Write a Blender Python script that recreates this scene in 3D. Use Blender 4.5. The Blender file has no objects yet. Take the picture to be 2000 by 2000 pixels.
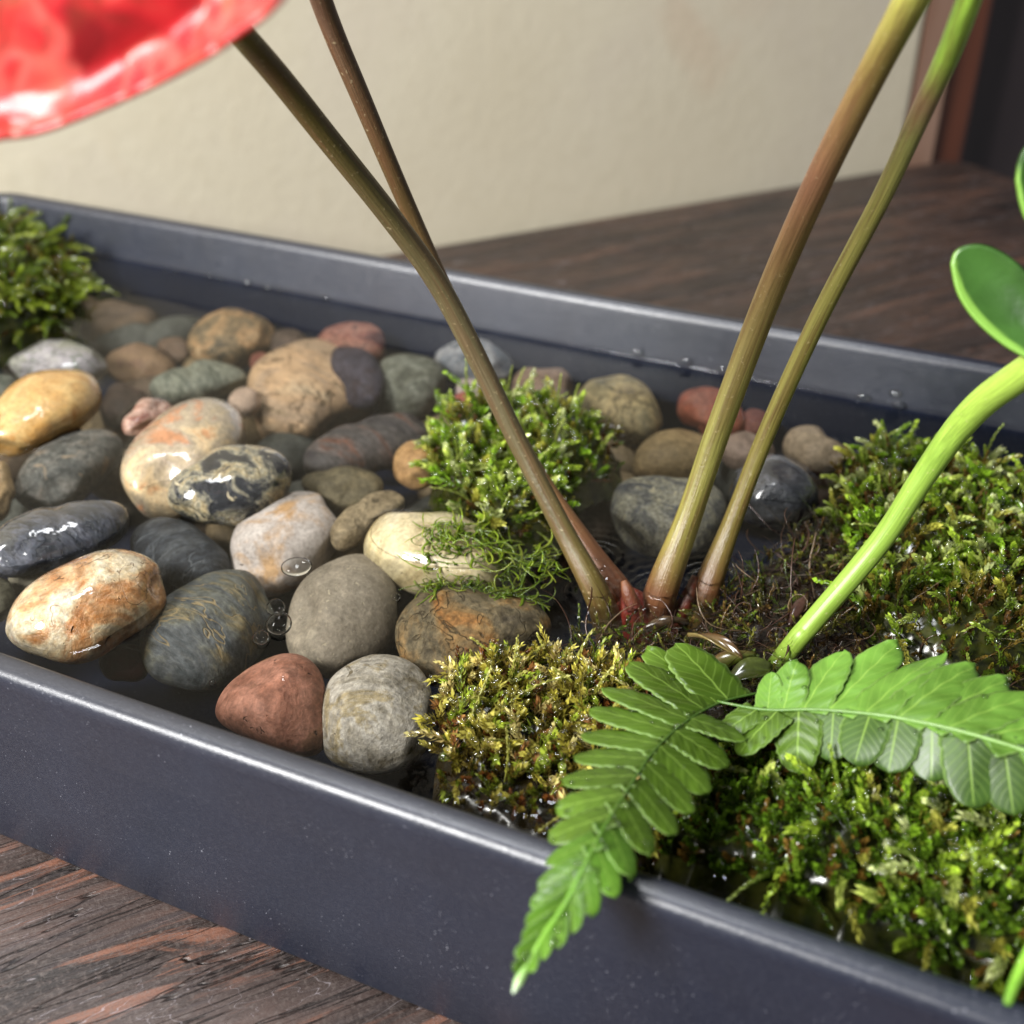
import bpy, math, random
import numpy as np
from mathutils import Vector, Matrix, kdtree
rnd = random.Random(7)
rng = np.random.default_rng(7)
S = 0.01                      # everything below is written in centimetres
sc = bpy.context.scene
COL = sc.collection

# ------------------------------------------------------------------ camera, light
CAMZ = 19.0
PITCH = math.radians(33)
F = 2356.0                    # focal length in pixels of the 2000 px photograph
cam_d = bpy.data.cameras.new("camera")
cam = bpy.data.objects.new("camera", cam_d)
COL.objects.link(cam)
cam.location = (0, 0, CAMZ * S)
cam.rotation_euler = (math.pi / 2 - PITCH, 0, 0)
cam_d.sensor_width = 36
cam_d.lens = F / 2000 * 36
cam_d.clip_start = 0.01
cam_d.clip_end = 20
cam_d.dof.use_dof = True
cam_d.dof.focus_distance = 0.236
cam_d.dof.aperture_fstop = 14
sc.camera = cam

w = bpy.data.worlds.new("World")
sc.world = w
w.use_nodes = True
bg = w.node_tree.nodes["Background"]
bg.inputs[0].default_value = (0.93, 0.96, 1.0, 1)
bg.inputs[1].default_value = 0.20

def area(name, loc, target, sx, sy, power, color):
    ld = bpy.data.lights.new(name, 'AREA')
    ld.shape = 'RECTANGLE'; ld.size = sx * S; ld.size_y = sy * S
    ld.energy = power; ld.color = color
    o = bpy.data.objects.new(name, ld); COL.objects.link(o)
    o.location = Vector(loc) * S
    o.rotation_euler = (Vector(target) - Vector(loc)).to_track_quat('-Z', 'Y').to_euler()
    return o
area("window_light", (-60, -28, 56), (0, 26, 3), 26, 38, 24.0, (1.0, 0.99, 0.97))
area("window_light_far", (-12, 44, 92), (2, 27, 3), 24, 18, 6.0, (0.96, 0.98, 1.0))  # added lamp overhead, puts highlights on upward faces of fern, moss, pebbles and rim

sc.view_settings.view_transform = 'Standard'
sc.view_settings.look = 'None'
sc.view_settings.exposure = 0.0
sc.view_settings.gamma = 1.0
sc.render.engine = 'CYCLES'
sc.cycles.use_denoising = True
sc.cycles.transparent_max_bounces = 24
sc.cycles.max_bounces = 8
sc.cycles.sample_clamp_indirect = 4.0

# ------------------------------------------------------------------ pixel -> place
sp_, cp_ = math.sin(PITCH), math.cos(PITCH)
CAM = np.array([0, 0, CAMZ])
def ray(x, y):
    u = (x - 1000) / F; v = -(y - 1000) / F
    return np.array([u, v * sp_ + cp_, v * cp_ - sp_])
def PZ(x, y, z):
    r = ray(x, y); return CAM + r * ((z - CAMZ) / r[2])
def PD(x, y, d):
    r = ray(x, y); return CAM + r / np.linalg.norm(r) * d
def proj(p):
    p = np.atleast_2d(p) - CAM
    depth = p[:, 1] * cp_ - p[:, 2] * sp_
    up = p[:, 1] * sp_ + p[:, 2] * cp_
    return np.stack([1000 + F * p[:, 0] / depth, 1000 - F * up / depth], 1)
RIM, ZW, FLOOR = 5.0, 3.5, 0.7
# tray frame: long axis EX, across EY (away from the camera)
EX = np.array([math.cos(math.radians(-24.47)), math.sin(math.radians(-24.47)), 0])
EY = np.array([-EX[1], EX[0], 0])
O0 = np.array([0, 12.23, 0])          # on the front outer rim line
TW = 20.43                            # outer width
def tl(s, t, z): return O0 + EX * s + EY * t + np.array([0, 0, z])

# ------------------------------------------------------------------ object helpers
ORI = {}
def lin(c):
    if isinstance(c, str):
        c = [int(c[i:i + 2], 16) / 255 for i in (0, 2, 4)]
    return tuple((x / 12.92 if x <= 0.04045 else ((x + 0.055) / 1.055) ** 2.4) for x in c[:3]) + (1.0,)
def tag(o, label=None, cat=None, group=None, kind=None):
    if label: o['label'] = label
    if cat: o['category'] = cat
    if group: o['group'] = group
    if kind: o['kind'] = kind
    return o
def empty(name, at, label, cat, group=None):
    o = bpy.data.objects.new(name, None); COL.objects.link(o)
    o.empty_display_size = 0.01
    o.location = Vector(at) * S; ORI[o.name] = np.array(at, float)
    return tag(o, label, cat, group)
def mesh_obj(name, V, Fc, mat, parent=None, origin=None, smooth=True, uv=None, attrs=None, split=None):
    """V world cm; Fc list/array of faces (uniform array or list of lists)."""
    V = np.asarray(V, float)
    if parent is not None:
        origin = ORI[parent.name]
    elif origin is None:
        origin = V.mean(0)
    origin = np.asarray(origin, float)
    me = bpy.data.meshes.new(name)
    L = (V - origin) * S
    if isinstance(Fc, np.ndarray):
        n, k = Fc.shape
        me.vertices.add(len(L)); me.vertices.foreach_set("co", L.astype(np.float32).ravel())
        me.loops.add(n * k); me.loops.foreach_set("vertex_index", Fc.astype(np.int32).ravel())
        me.polygons.add(n)
        me.polygons.foreach_set("loop_start", np.arange(0, n * k, k, dtype=np.int32))
        me.polygons.foreach_set("loop_total", np.full(n, k, dtype=np.int32))
        me.update(calc_edges=True); me.validate()
    else:
        me.from_pydata([tuple(p) for p in L], [], Fc)
        me.update()
    me.polygons.foreach_set("use_smooth", np.full(len(me.polygons), bool(smooth)))
    if uv is not None:
        li = np.zeros(len(me.loops), dtype=np.int32); me.loops.foreach_get("vertex_index", li)
        l = me.uv_layers.new(name="UVMap"); l.data.foreach_set("uv", np.asarray(uv, np.float32)[li].ravel())
    for k_, a in (attrs or {}).items():
        a = np.asarray(a, np.float32)
        if a.ndim == 1:
            at_ = me.attributes.new(k_, 'FLOAT', 'POINT'); at_.data.foreach_set("value", a)
        else:
            if a.shape[1] == 3: a = np.concatenate([a, np.ones((len(a), 1), np.float32)], 1)
            at_ = me.attributes.new(k_, 'FLOAT_COLOR', 'POINT'); at_.data.foreach_set("color", a.ravel())
    if mat: me.materials.append(mat)
    o = bpy.data.objects.new(name, me); COL.objects.link(o)
    if parent is not None:
        o.parent = parent
        ORI[o.name] = origin
        if parent.type != 'EMPTY' or parent.parent is not None:
            pass
    else:
        o.location = Vector(origin) * S
    ORI[o.name] = origin
    return o

# ------------------------------------------------------------------ node helpers
class NT:
    def __init__(self, name):
        self.m = bpy.data.materials.new(name); self.m.use_nodes = True
        self.t = self.m.node_tree; self.t.nodes.clear()
        self.out = self.t.nodes.new('ShaderNodeOutputMaterial')
    def n(self, typ, ins=None, **props):
        nd = self.t.nodes.new('ShaderNode' + typ)
        for k, v in props.items(): setattr(nd, k, v)
        for k, v in (ins or {}).items(): self.set(nd.inputs[k], v)
        return nd
    def set(self, sock, v):
        if isinstance(v, bpy.types.NodeSocket): self.t.links.new(v, sock)
        elif isinstance(v, bpy.types.Node): self.t.links.new(v.outputs[0], sock)
        else:
            try: sock.default_value = v
            except Exception:
                sock.default_value = tuple(v)[:3]
    def coord(self, scale=(100, 100, 100), loc=(0, 0, 0), rot=(0, 0, 0), out='Object'):
        tc = self.n('TexCoord')
        mp = self.n('Mapping', {'Vector': tc.outputs[out], 'Location': loc, 'Rotation': rot, 'Scale': scale})
        return mp.outputs[0]
    def noise(self, vec, scale, detail=3, dist=0.0, rough=0.5):
        return self.n('TexNoise', {'Vector': vec, 'Scale': scale, 'Detail': detail, 'Distortion': dist, 'Roughness': rough}).outputs[0]
    def ramp(self, fac, stops, interp='LINEAR'):
        r = self.n('ValToRGB', {'Fac': fac}); cr = r.color_ramp; cr.interpolation = interp
        while len(cr.elements) < len(stops): cr.elements.new(0.5)
        for e, (p, c) in zip(cr.elements, stops):
            e.position = p; e.color = c if len(c) == 4 else (*c, 1)
        return r.outputs[0]
    def math(self, op, a, b=0.0, c=None, clamp=False):
        nd = self.n('Math', operation=op, use_clamp=clamp)
        self.set(nd.inputs[0], a); self.set(nd.inputs[1], b)
        if c is not None: self.set(nd.inputs[2], c)
        return nd.outputs[0]
    def mapr(self, v, a, b, c=0.0, d=1.0, smooth=True):
        nd = self.n('MapRange', {'Value': v, 'From Min': a, 'From Max': b, 'To Min': c, 'To Max': d})
        if smooth: nd.interpolation_type = 'SMOOTHSTEP'
        return nd.outputs[0]
    def mix(self, fac, a, b, blend='MIX'):
        nd = self.n('Mix', data_type='RGBA', blend_type=blend)
        self.set(nd.inputs[0], fac); self.set(nd.inputs[6], a); self.set(nd.inputs[7], b)
        return nd.outputs[2]
    def bump(self, h, strength=0.5, dist=0.001, normal=None):
        ins = {'Height': h, 'Strength': strength, 'Distance': dist}
        if normal is not None: ins['Normal'] = normal
        return self.n('Bump', ins).outputs[0]
    def princ(self, **k):
        nd = self.n('BsdfPrincipled')
        for kk, v in k.items(): self.set(nd.inputs[kk.replace('_', ' ')], v)
        self.t.links.new(nd.outputs[0], self.out.inputs[0])
        return nd

def ridge(nt, vec, scale, width, detail=2, dist=1.0):
    n_ = nt.noise(vec, scale, detail, dist)
    a = nt.math('ABSOLUTE', nt.math('SUBTRACT', n_, 0.5))
    return nt.mapr(a, 0.0, width, 1.0, 0.0)

# ------------------------------------------------------------------ simple materials
def mat_tray(name="dark_blue_grey_ceramic", outer=False):
    nt = NT(name); wet_ = 1.0 if outer else None
    co = nt.coord()
    n1 = nt.noise(co, 0.7, 5, 0.4); n2 = nt.noise(co, 14, 4)
    c = nt.ramp(n1, [(0.3, lin('121726')), (0.7, lin('161C2C'))])
    c = nt.mix(nt.mapr(n2, 0.45, 0.75, 0, 0.35), c, lin('30333F'))
    dust = nt.mapr(nt.noise(co, 26, 1), 0.735, 0.785)
    sm = nt.mapr(nt.noise(co, 0.9, 2), 0.4, 0.65)
    c = nt.mix(nt.math('MULTIPLY', dust, nt.math('MULTIPLY', sm, 0.8)), c, lin('B9BBC6'))
    fine = nt.noise(co, 45, 3)
    r = nt.mapr(nt.noise(co, 3.0, 5), 0.3, 0.7, 0.34, 0.40)
    nrm = nt.bump(nt.math('ADD', nt.math('MULTIPLY', fine, 0.5), nt.math('MULTIPLY', n2, 0.5)), 0.35, 0.0003)
    zz = nt.n('SeparateXYZ', {0: nt.n('NewGeometry').outputs[0]}).outputs[2]
    dry = nt.mapr(zz, (ZW - .02) * S, (ZW + .02) * S)          # under water the glaze loses its gloss
    nt.princ(Base_Color=c, Roughness=r, Normal=nrm, Specular_IOR_Level=nt.mapr(wet_ or dry, 0, 1, .1, .8), Coat_Weight=nt.math('MULTIPLY', dry, {True: .12, False: 1.0}[outer]), Coat_Roughness=0.40)
    return nt.m
def mat_wall():
    nt = NT("cream_plaster")
    co = nt.coord()
    n1 = nt.noise(co, 0.06, 4, 0.3); n2 = nt.noise(co, 1.6, 5)
    c = nt.ramp(n1, [(0.3, lin('C6BCA4')), (0.5, lin('CBC2AC')), (0.72, lin('C3B8A8'))])
    stain = nt.mapr(nt.noise(co, 0.09, 5, 1.2), 0.56, 0.74, 0, 0.35)
    c = nt.mix(stain, c, lin('C0A68C'))
    c = nt.mix(nt.mapr(n2, 0.4, 0.8, 0, 0.2), c, lin('B9AE94'))
    nt.princ(Base_Color=c, Roughness=0.85, Normal=nt.bump(n2, 0.18, 0.001))
    return nt.m
def mat_wood():
    nt = NT("old_dark_table_wood")
    co = nt.coord()
    st = nt.coord(scale=(11, 100, 100))
    st2 = nt.coord(scale=(9, 100, 100), loc=(3, 1, 0))
    warp = nt.noise(nt.coord(scale=(30, 60, 60)), 0.35, 3)
    stw = nt.n('VectorMath', {0: st, 1: nt.n('CombineXYZ', {'Y': nt.math('MULTIPLY', warp, 2.2)}).outputs[0]}, operation='ADD').outputs[0]
    a = nt.noise(stw, 0.8, 6, 0.4, 0.66)
    b = nt.noise(st2, 3.4, 5, 0.8, 0.6)
    big = nt.noise(co, 0.12, 3)
    c = nt.ramp(a, [(0.30, lin('120F10')), (0.42, lin('261D1A')), (0.54, lin('372A24')), (0.62, lin('4A352B')), (0.74, lin('6E4A3A'))])
    c = nt.mix(nt.mapr(b, 0.50, 0.72, 0, 0.7), c, lin('2B2528'))
    red = nt.math('MULTIPLY', nt.mapr(nt.noise(st, 1.1, 8, 1.2, 0.72), 0.51, 0.59), nt.math('MULTIPLY', nt.mapr(nt.noise(co, 0.35, 4, 0.5), 0.36, 0.52), nt.mapr(nt.n('SeparateXYZ', {0: co}).outputs[1], 14.0, 2.0, 0.15, 1.0)))
    c = nt.mix(nt.math('MULTIPLY', red, 0.62), c, lin('8A5C48'))
    nr_ = nt.mapr(nt.n('SeparateXYZ', {0: co}).outputs[1], 16.0, 2.0, 0.0, 0.35)
    c = nt.mix(nt.math('MULTIPLY', nr_, nt.mapr(a, .35, .6)), c, lin('4E4444'))
    crk = nt.mapr(nt.math('ABSOLUTE', nt.math('SUBTRACT', nt.noise(st2, 1.6, 3, 1.0), 0.5)), 0.0, 0.016, 1.0, 0.0)
    c = nt.mix(nt.math('MULTIPLY', crk, 0.7), c, lin('0B0A0B'))
    dust = nt.mapr(nt.noise(co, 9, 6, 0.3, 0.7), 0.46, 0.70, 0, 0.6)
    dust = nt.math('MULTIPLY', dust, nt.mapr(nt.n('SeparateXYZ', {0: co}).outputs[1], 16.0, 2.0, 0.3, 1.0))
    c = nt.mix(dust, c, lin('5E5450'))
    scr = nt.mapr(nt.math('ABSOLUTE', nt.math('SUBTRACT', nt.noise(nt.coord(scale=(20, 100, 100), rot=(0, 0, 0.7)), 1.3, 2, 2.0), 0.5)), 0.0, 0.004, 0.5, 0.0)
    c = nt.mix(scr, c, lin('9A9398'))
    h = nt.math('ADD', nt.math('MULTIPLY', a, 1.0), nt.math('ADD', nt.math('MULTIPLY', b, 0.5), nt.math('MULTIPLY', crk, -0.5)))
    nrm = nt.bump(h, 0.8, 0.0012, nt.bump(nt.noise(co, 18, 5, 0.2, 0.65), 0.4, 0.0004))
    nt.princ(Base_Color=c, Roughness=nt.mapr(b, 0.3, 0.7, 0.36, 0.55), Normal=nrm)
    return nt.m
def mat_plain(name, c1, c2, scale, rough, bump=0.2, aniso=(100, 100, 100)):
    nt = NT(name); co = nt.coord(scale=aniso)
    n = nt.noise(co, scale, 5, 0.3)
    nt.princ(Base_Color=nt.ramp(n, [(0.3, lin(c1)), (0.7, lin(c2))]), Roughness=rough, Normal=nt.bump(n, bump, 0.001))
    return nt.m
def mat_water(name, tint, ior=1.33, murk=0.03, murkc='5A5040', bump=0.0):
    nt = NT(name)
    kw = {}
    if bump:
        co = nt.coord()
        nrm = nt.bump(nt.math('ADD', nt.noise(co, 1.2, 3), nt.math('MULTIPLY', nt.noise(co, 5, 2), 0.15)), bump, 0.0006)
        kw = {'Normal': nrm}
    fr = nt.n('Fresnel', {'IOR': ior, **kw})
    tr = nt.n('BsdfTransparent', {'Color': tint})
    gl = nt.n('BsdfGlossy', {'Color': (1, 1, 1, 1), 'Roughness': 0.02, **kw})
    df = nt.n('BsdfDiffuse', {'Color': lin(murkc)})
    m1 = nt.n('MixShader', {0: murk, 1: tr.outputs[0], 2: df.outputs[0]})
    m2 = nt.n('MixShader', {0: fr.outputs[0], 1: m1.outputs[0], 2: gl.outputs[0]})
    nt.t.links.new(m2.outputs[0], nt.out.inputs[0])
    return nt.m
M_TRAY, M_TRAY_IN, M_WALL, M_WOOD = mat_tray(outer=True), mat_tray('dark_blue_grey_ceramic_inside'), mat_wall(), mat_wood()
M_WATER = mat_water("clear_pond_water", (0.985, 0.985, 0.97, 1), 1.20, 0.0, '6A5F4C', 0.0)
M_BUB = mat_water("bubble_film", (0.97, 0.98, 0.98, 1), 1.17, 0.0)
M_DROP = mat_water("water_drop", (0.97, 0.98, 0.98, 1), 1.50, 0.0)

# ------------------------------------------------------------------ setting: table, wall, post
GR = math.radians(26.0)                     # grain of the table top
WL = np.array([math.cos(math.atan(0.4806)), math.sin(math.atan(0.4806)), 0])
WN = np.array([-WL[1], WL[0], 0])           # away from camera
W0 = np.array([0, 52.88, 0])
def box(pts_bottom, z0, z1):
    n = len(pts_bottom)
    V = [np.array([p[0], p[1], z0]) for p in pts_bottom] + [np.array([p[0], p[1], z1]) for p in pts_bottom]
    Fc = [list(range(n))[::-1], list(range(n, 2 * n))] + [[i, (i + 1) % n, n + (i + 1) % n, n + i] for i in range(n)]
    return np.array(V), Fc
cor = PZ(1895, 322, 0)                      # far right corner of the table top
sC = float(np.dot(cor - W0, WL))
def wl(s, t): return W0 + WL * s + WN * t
def round_poly(s0, s1, t0, t1, r, n=8):
    P = []
    for cx, cy, a0 in ((s1 - r, t1 - r, 0), (s0 + r, t1 - r, 90), (s0 + r, t0 + r, 180), (s1 - r, t0 + r, 270)):
        for i in range(n + 1):
            a = math.radians(a0 + 90 * i / n); P.append(wl(cx + r * math.cos(a), cy + r * math.sin(a)))
    return P
V, Fc = box(round_poly(-75, sC + 0.5, -62, -0.35, 1.6), -4.0, 0.0)
tb = mesh_obj("table_top", V, Fc, M_WOOD, origin=wl(-10, -30), smooth=False)
# rotate so that the texture's grain runs along local X
ang = GR
me = tb.data
Rz = Matrix.Rotation(-ang, 4, 'Z'); me.transform(Rz); tb.rotation_euler = (0, 0, ang)
bv = tb.modifiers.new("bevel", 'BEVEL'); bv.width = 0.004; bv.segments = 4; bv.limit_method = 'ANGLE'
tag(tb, kind='structure')
# wall ends left of the reddish post
pe = None
def on_wall(x, y):
    r = ray(x, y); t = np.dot(W0 - CAM, WN) / np.dot(r, WN); return CAM + r * t
sE = float(np.dot(on_wall(1776, 240) - W0, WL))
V, Fc = box([wl(-90, 0), wl(sE, 0), wl(sE, 8), wl(-90, 8)], -40, 60)
wo = mesh_obj("wall", V, Fc, M_WALL, smooth=False, origin=wl(-10, 4))
bv = wo.modifiers.new("bevel", 'BEVEL'); bv.width = 0.004; bv.segments = 3
tag(wo, kind='structure')
M_POST = mat_plain("reddish_brown_post_wood", '4E2A1C', '6B3B28', 0.35, 0.45, 0.3, (100, 100, 14))
M_PANEL = mat_plain("dark_brown_panel_wood", '2E2628', '463A3C', 0.3, 0.5, 0.3, (100, 100, 12))
sM = float(np.dot(on_wall(1826, 290) - W0, WL)); sP = float(np.dot(on_wall(1908, 290) - W0, WL))
dp = empty("door_frame", wl(sE + 3, 3) - np.array([0, 0, 40 + 3]), "reddish brown wooden post with a dark panel standing right of the cream wall", "door frame")
V, Fc = box([wl(sM - .2, 0.6), wl(sP, 0.6), wl(sP, 8), wl(sM - .2, 8)], -40, 60)
po = mesh_obj("post", V, Fc, M_POST, dp, smooth=False)
bv = po.modifiers.new("bevel", 'BEVEL'); bv.width = 0.006; bv.segments = 3
V, Fc = box([wl(sP + 0.02, 3.0), wl(sP + 34, 3.0), wl(sP + 34, 6), wl(sP + 0.02, 6)], -40, 60)
mesh_obj("panel", V, Fc, M_PANEL, dp, smooth=False)
V, Fc = box([wl(sE + 0.05, 0.1), wl(sM, 0.1), wl(sM, 0.58), wl(sE + 0.05, 0.58)], -40, 60)
mesh_obj("moulding", V, Fc, mat_plain("worn_pinkish_brown_paint", '7E5844', 'A58674', 0.4, 0.5, 0.2, (100, 100, 20)), dp, smooth=False)

# ------------------------------------------------------------------ the tray
S0 = float(np.dot(np.array([-19.25, 0, 0]) - (O0 + EY * TW), EX) )
# back outer corner: choose s so that x of O0+EX*s+EY*TW is -19.0
S0 = (-19.0 - (O0 + EY * TW)[0]) / EX[0]
S1 = max(float(np.dot(PZ(2000, 726, RIM) - O0, EX)), float(np.dot(PZ(1960, 2000, RIM) - O0, EX))) + 3.0
def rr(off, n=10, r0=1.6):
    """rounded rectangle moved inwards by off; returns local (s,t) list"""
    r = max(r0 - off, 0.25)
    P = []
    a, b, c, d = S0 + off, S1 - off, off, TW - off
    for cx, cy, a0 in ((b - r, d - r, 0), (a + r, d - r, 90), (a + r, c + r, 180), (b - r, c + r, 270)):
        for i in range(n + 1):
            q = math.radians(a0 + 90 * i / n); P.append((cx + r * math.cos(q), cy + r * math.sin(q)))
    # subdivide the long runs
    out = []
    m = len(P)
    for i in range(m):
        p, q = P[i], P[(i + 1) % m]
        k = max(1, int(math.hypot(q[0] - p[0], q[1] - p[1]) / 1.5))
        for j in range(k): out.append((p[0] + (q[0] - p[0]) * j / k, p[1] + (q[1] - p[1]) * j / k))
    return out
def loft(profile, name, parent, cap=False, mat=None):
    rings = []
    n = len(rr(profile[0][0]))
    base = rr(0.0); 
    for off, z in profile:
        # same topology: offset the base ring points
        ring = []
        for (s, t) in base:
            # inset towards the inside: move by clamped offset along both axes for corners
            cs = min(max(s, S0 + 1.6), S1 - 1.6); ct = min(max(t, 1.6), TW - 1.6)
            ds, dt = s - cs, t - ct; L = math.hypot(ds, dt) or 1
            k = (L - off) / L
            if k < 0.02: k = 0.02
            wob = 0.035 * math.sin(s * 0.23 + 1.0) * (1 if abs(dt) > abs(ds) else 0)
            ring.append(tl(cs + ds * k, ct + dt * k + wob, z + 0.02 * math.sin(s * 0.31)))
        rings.append(ring)
    V = np.array([p for r_ in rings for p in r_]); n = len(rings[0])
    Fc = [[i * n + j, i * n + (j + 1) % n, (i + 1) * n + (j + 1) % n, (i + 1) * n + j] for i in range(len(rings) - 1) for j in range(n)]
    if cap: Fc.append([(len(rings) - 1) * n + j for j in range(n)])
    return mesh_obj(name, V, Fc, mat or M_TRAY, parent)
tray = empty("planter_tray", tl((S0 + S1) / 2, TW / 2, 0), "long dark blue grey ceramic tray filled with water, pebbles and moss", "planter tray")
loft([(0.30, 0.012), (0.12, 0.05), (0.05, 0.2), (0.03, 1.5), (0.03, 3.0), (0.02, 4.4), (0.0, 4.70)], "outer_wall", tray)
loft([(0.0, 4.70), (0.0, 4.80), (0.02, 4.88), (0.06, 4.945), (0.12, 4.985), (0.20, 5.0), (0.34, 5.0), (0.44, 4.985), (0.50, 4.94), (0.55, 4.86), (0.57, 4.76)], "rim", tray)
loft([(0.57, 4.76), (0.62, 4.5), (0.78, 3.5), (0.98, 2.2), (1.15, 1.1), (1.3, 0.8), (1.55, FLOOR)], "inner_wall", tray, cap=True, mat=M_TRAY_IN)

# ------------------------------------------------------------------ pebbles
def ico(sub):
    t = (1 + 5 ** .5) / 2
    v = [(-1, t, 0), (1, t, 0), (-1, -t, 0), (1, -t, 0), (0, -1, t), (0, 1, t), (0, -1, -t), (0, 1, -t), (t, 0, -1), (t, 0, 1), (-t, 0, -1), (-t, 0, 1)]
    v = [np.array(a) / np.linalg.norm(a) for a in v]
    f = [(0, 11, 5), (0, 5, 1), (0, 1, 7), (0, 7, 10), (0, 10, 11), (1, 5, 9), (5, 11, 4), (11, 10, 2), (10, 7, 6), (7, 1, 8), (3, 9, 4), (3, 4, 2), (3, 2, 6), (3, 6, 8), (3, 8, 9), (4, 9, 5), (2, 4, 11), (6, 2, 10), (8, 6, 7), (9, 8, 1)]
    for _ in range(sub):
        cache = {}; nf = []
        def mid(a, b):
            k = (a, b) if a < b else (b, a)
            if k not in cache:
                m = v[a] + v[b]; v.append(m / np.linalg.norm(m)); cache[k] = len(v) - 1
            return cache[k]
        for a, b, c in f:
            ab, bc, ca = mid(a, b), mid(b, c), mid(c, a)
            nf += [(a, ab, ca), (b, bc, ab), (c, ca, bc), (ab, bc, ca)]
        f = nf
    return np.array(v), np.array(f)
ICO = {k: ico(k) for k in (1, 2, 4, 5)}

def smooth_noise(N, seed, freq, amp):
    """cheap smooth vector-free noise over unit vectors N: sum of random plane waves"""
    r = np.random.default_rng(seed); out = np.zeros(len(N))
    for _ in range(7):
        d = r.normal(size=3); d /= np.linalg.norm(d)
        out += np.sin(N @ d * freq * r.uniform(.6, 1.4) + r.uniform(0, 6.28))
    return out * amp / 7 ** .5

def pebble_mat(name, cols, scale=0.9, stretch=(1, 1, 1), vein=None, speck=None, pits=0.0, fine=0.25, rough=0.5, wet=0.16, seed=0, bump=0.5, dist=0.7, stripes=None):
    nt = NT(name)
    r = random.Random(seed)
    loc = tuple(r.uniform(-20, 20) for _ in range(3))
    rot = (r.uniform(-.4, .4), r.uniform(-.4, .4), r.uniform(0, 3.1)) if stretch == (1, 1, 1) else (0, 0, stretch[2])
    sc3 = (100, 100, 100) if stretch == (1, 1, 1) else (100 * stretch[0], 100 * stretch[1], 100)
    # rotate first, then stretch
    base = nt.coord(scale=(100, 100, 100), rot=rot, loc=loc)
    co = nt.n('Mapping', {'Vector': base, 'Scale': (sc3[0] / 100, sc3[1] / 100, 1)}).outputs[0]
    n1 = nt.noise(co, scale, 8, dist, 0.62)
    k = len(cols)
    c = nt.ramp(n1, [(0.36 + 0.29 * i / max(1, k - 1), lin(cc)) for i, cc in enumerate(cols)])
    n2 = nt.noise(co, scale * 6, 6, 0.3, 0.65)
    c = nt.mix(1.0, c, nt.ramp(n2, [(0.28, (max(.25, 1 - fine * 2.2),) * 3), (0.72, (1 + fine * 1.1,) * 3)]), 'MULTIPLY')
    n3 = nt.noise(base, 11, 6, 0.3, 0.68)
    c = nt.mix(0.8, c, nt.ramp(n3, [(0.32, (0.62,) * 3), (0.68, (1.28,) * 3)]), 'MULTIPLY')
    h = nt.math('ADD', nt.math('MULTIPLY', n1, 0.6), nt.math('ADD', nt.math('MULTIPLY', n2, 0.35), nt.math('MULTIPLY', n3, 0.07)))
    if stripes:
        col, sc_, amt = stripes
        wv = nt.n('TexWave', {'Vector': base, 'Scale': sc_, 'Distortion': 5.0, 'Detail': 4.0, 'Detail Scale': 1.2}, wave_type='BANDS').outputs[1]
        c = nt.mix(nt.mapr(wv, 0.45, 0.9, 0, amt), c, lin(col))
        h = nt.math('ADD', h, nt.math('MULTIPLY', wv, 0.15))
    if speck:
        col, thr, sc_ = speck
        s_ = nt.mapr(nt.noise(co, sc_, 3, 0.8, 0.6), thr, thr + 0.05)
        c = nt.mix(s_, c, lin(col)); h = nt.math('SUBTRACT', h, nt.math('MULTIPLY', s_, 0.12))
    if vein:
        col, width, sc_ = vein
        v_ = ridge(nt, co, sc_, width, 3, 0.6)
        msk = nt.mapr(nt.noise(base, 0.6, 2), 0.40, 0.55)
        v_ = nt.math('MULTIPLY', v_, msk)
        c = nt.mix(nt.math('MULTIPLY', v_, 0.85), c, lin(col)); h = nt.math('SUBTRACT', h, nt.math('MULTIPLY', v_, 0.25))
    if pits:
        vo = nt.n('TexVoronoi', {'Vector': nt.n('VectorMath', {0: base, 1: nt.n('TexNoise', {'Vector': base, 'Scale': 3.0}).outputs[1]}, operation='ADD').outputs[0], 'Scale': 2.2}).outputs[0]
        pm = nt.math('MULTIPLY', nt.mapr(vo, 0.05, 0.16, 1.0, 0.0), nt.mapr(nt.noise(base, 1.1, 2), 0.50, 0.60))
        c = nt.mix(nt.math('MULTIPLY', pm, pits), c, nt.mix(0.85, c, lin('140C06')))
        h = nt.math('SUBTRACT', h, nt.math('MULTIPLY', pm, 0.7))
    c = nt.n('HueSaturation', {'Saturation': 0.97, 'Value': 0.86, 'Color': c}).outputs[0]
    geo = nt.n('NewGeometry').outputs[0]
    z = nt.n('SeparateXYZ', {0: geo}).outputs[2]
    up = nt.mapr(z, (ZW + 0.0) * S, (ZW + 0.08) * S)      # above the water line the stone is wet and glossy
    ro = nt.math('ADD', nt.math('MULTIPLY', up, wet - rough), rough)
    ro = nt.math('ADD', ro, nt.math('MULTIPLY', nt.math('SUBTRACT', n2, 0.5), 0.16))
    spec = nt.mapr(up, 0, 1, 0.12, 0.3)
    nt.princ(Base_Color=c, Roughness=nt.math('MAXIMUM', ro, .22), Specular_IOR_Level=spec, Normal=nt.bump(h, bump * 1.25, 0.0016), Coat_Weight=up, Coat_Roughness=0.05, Coat_IOR=1.4, Coat_Normal=nt.bump(nt.noise(base, 1.6, 3), .5, .0012))
    return nt.m

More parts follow.
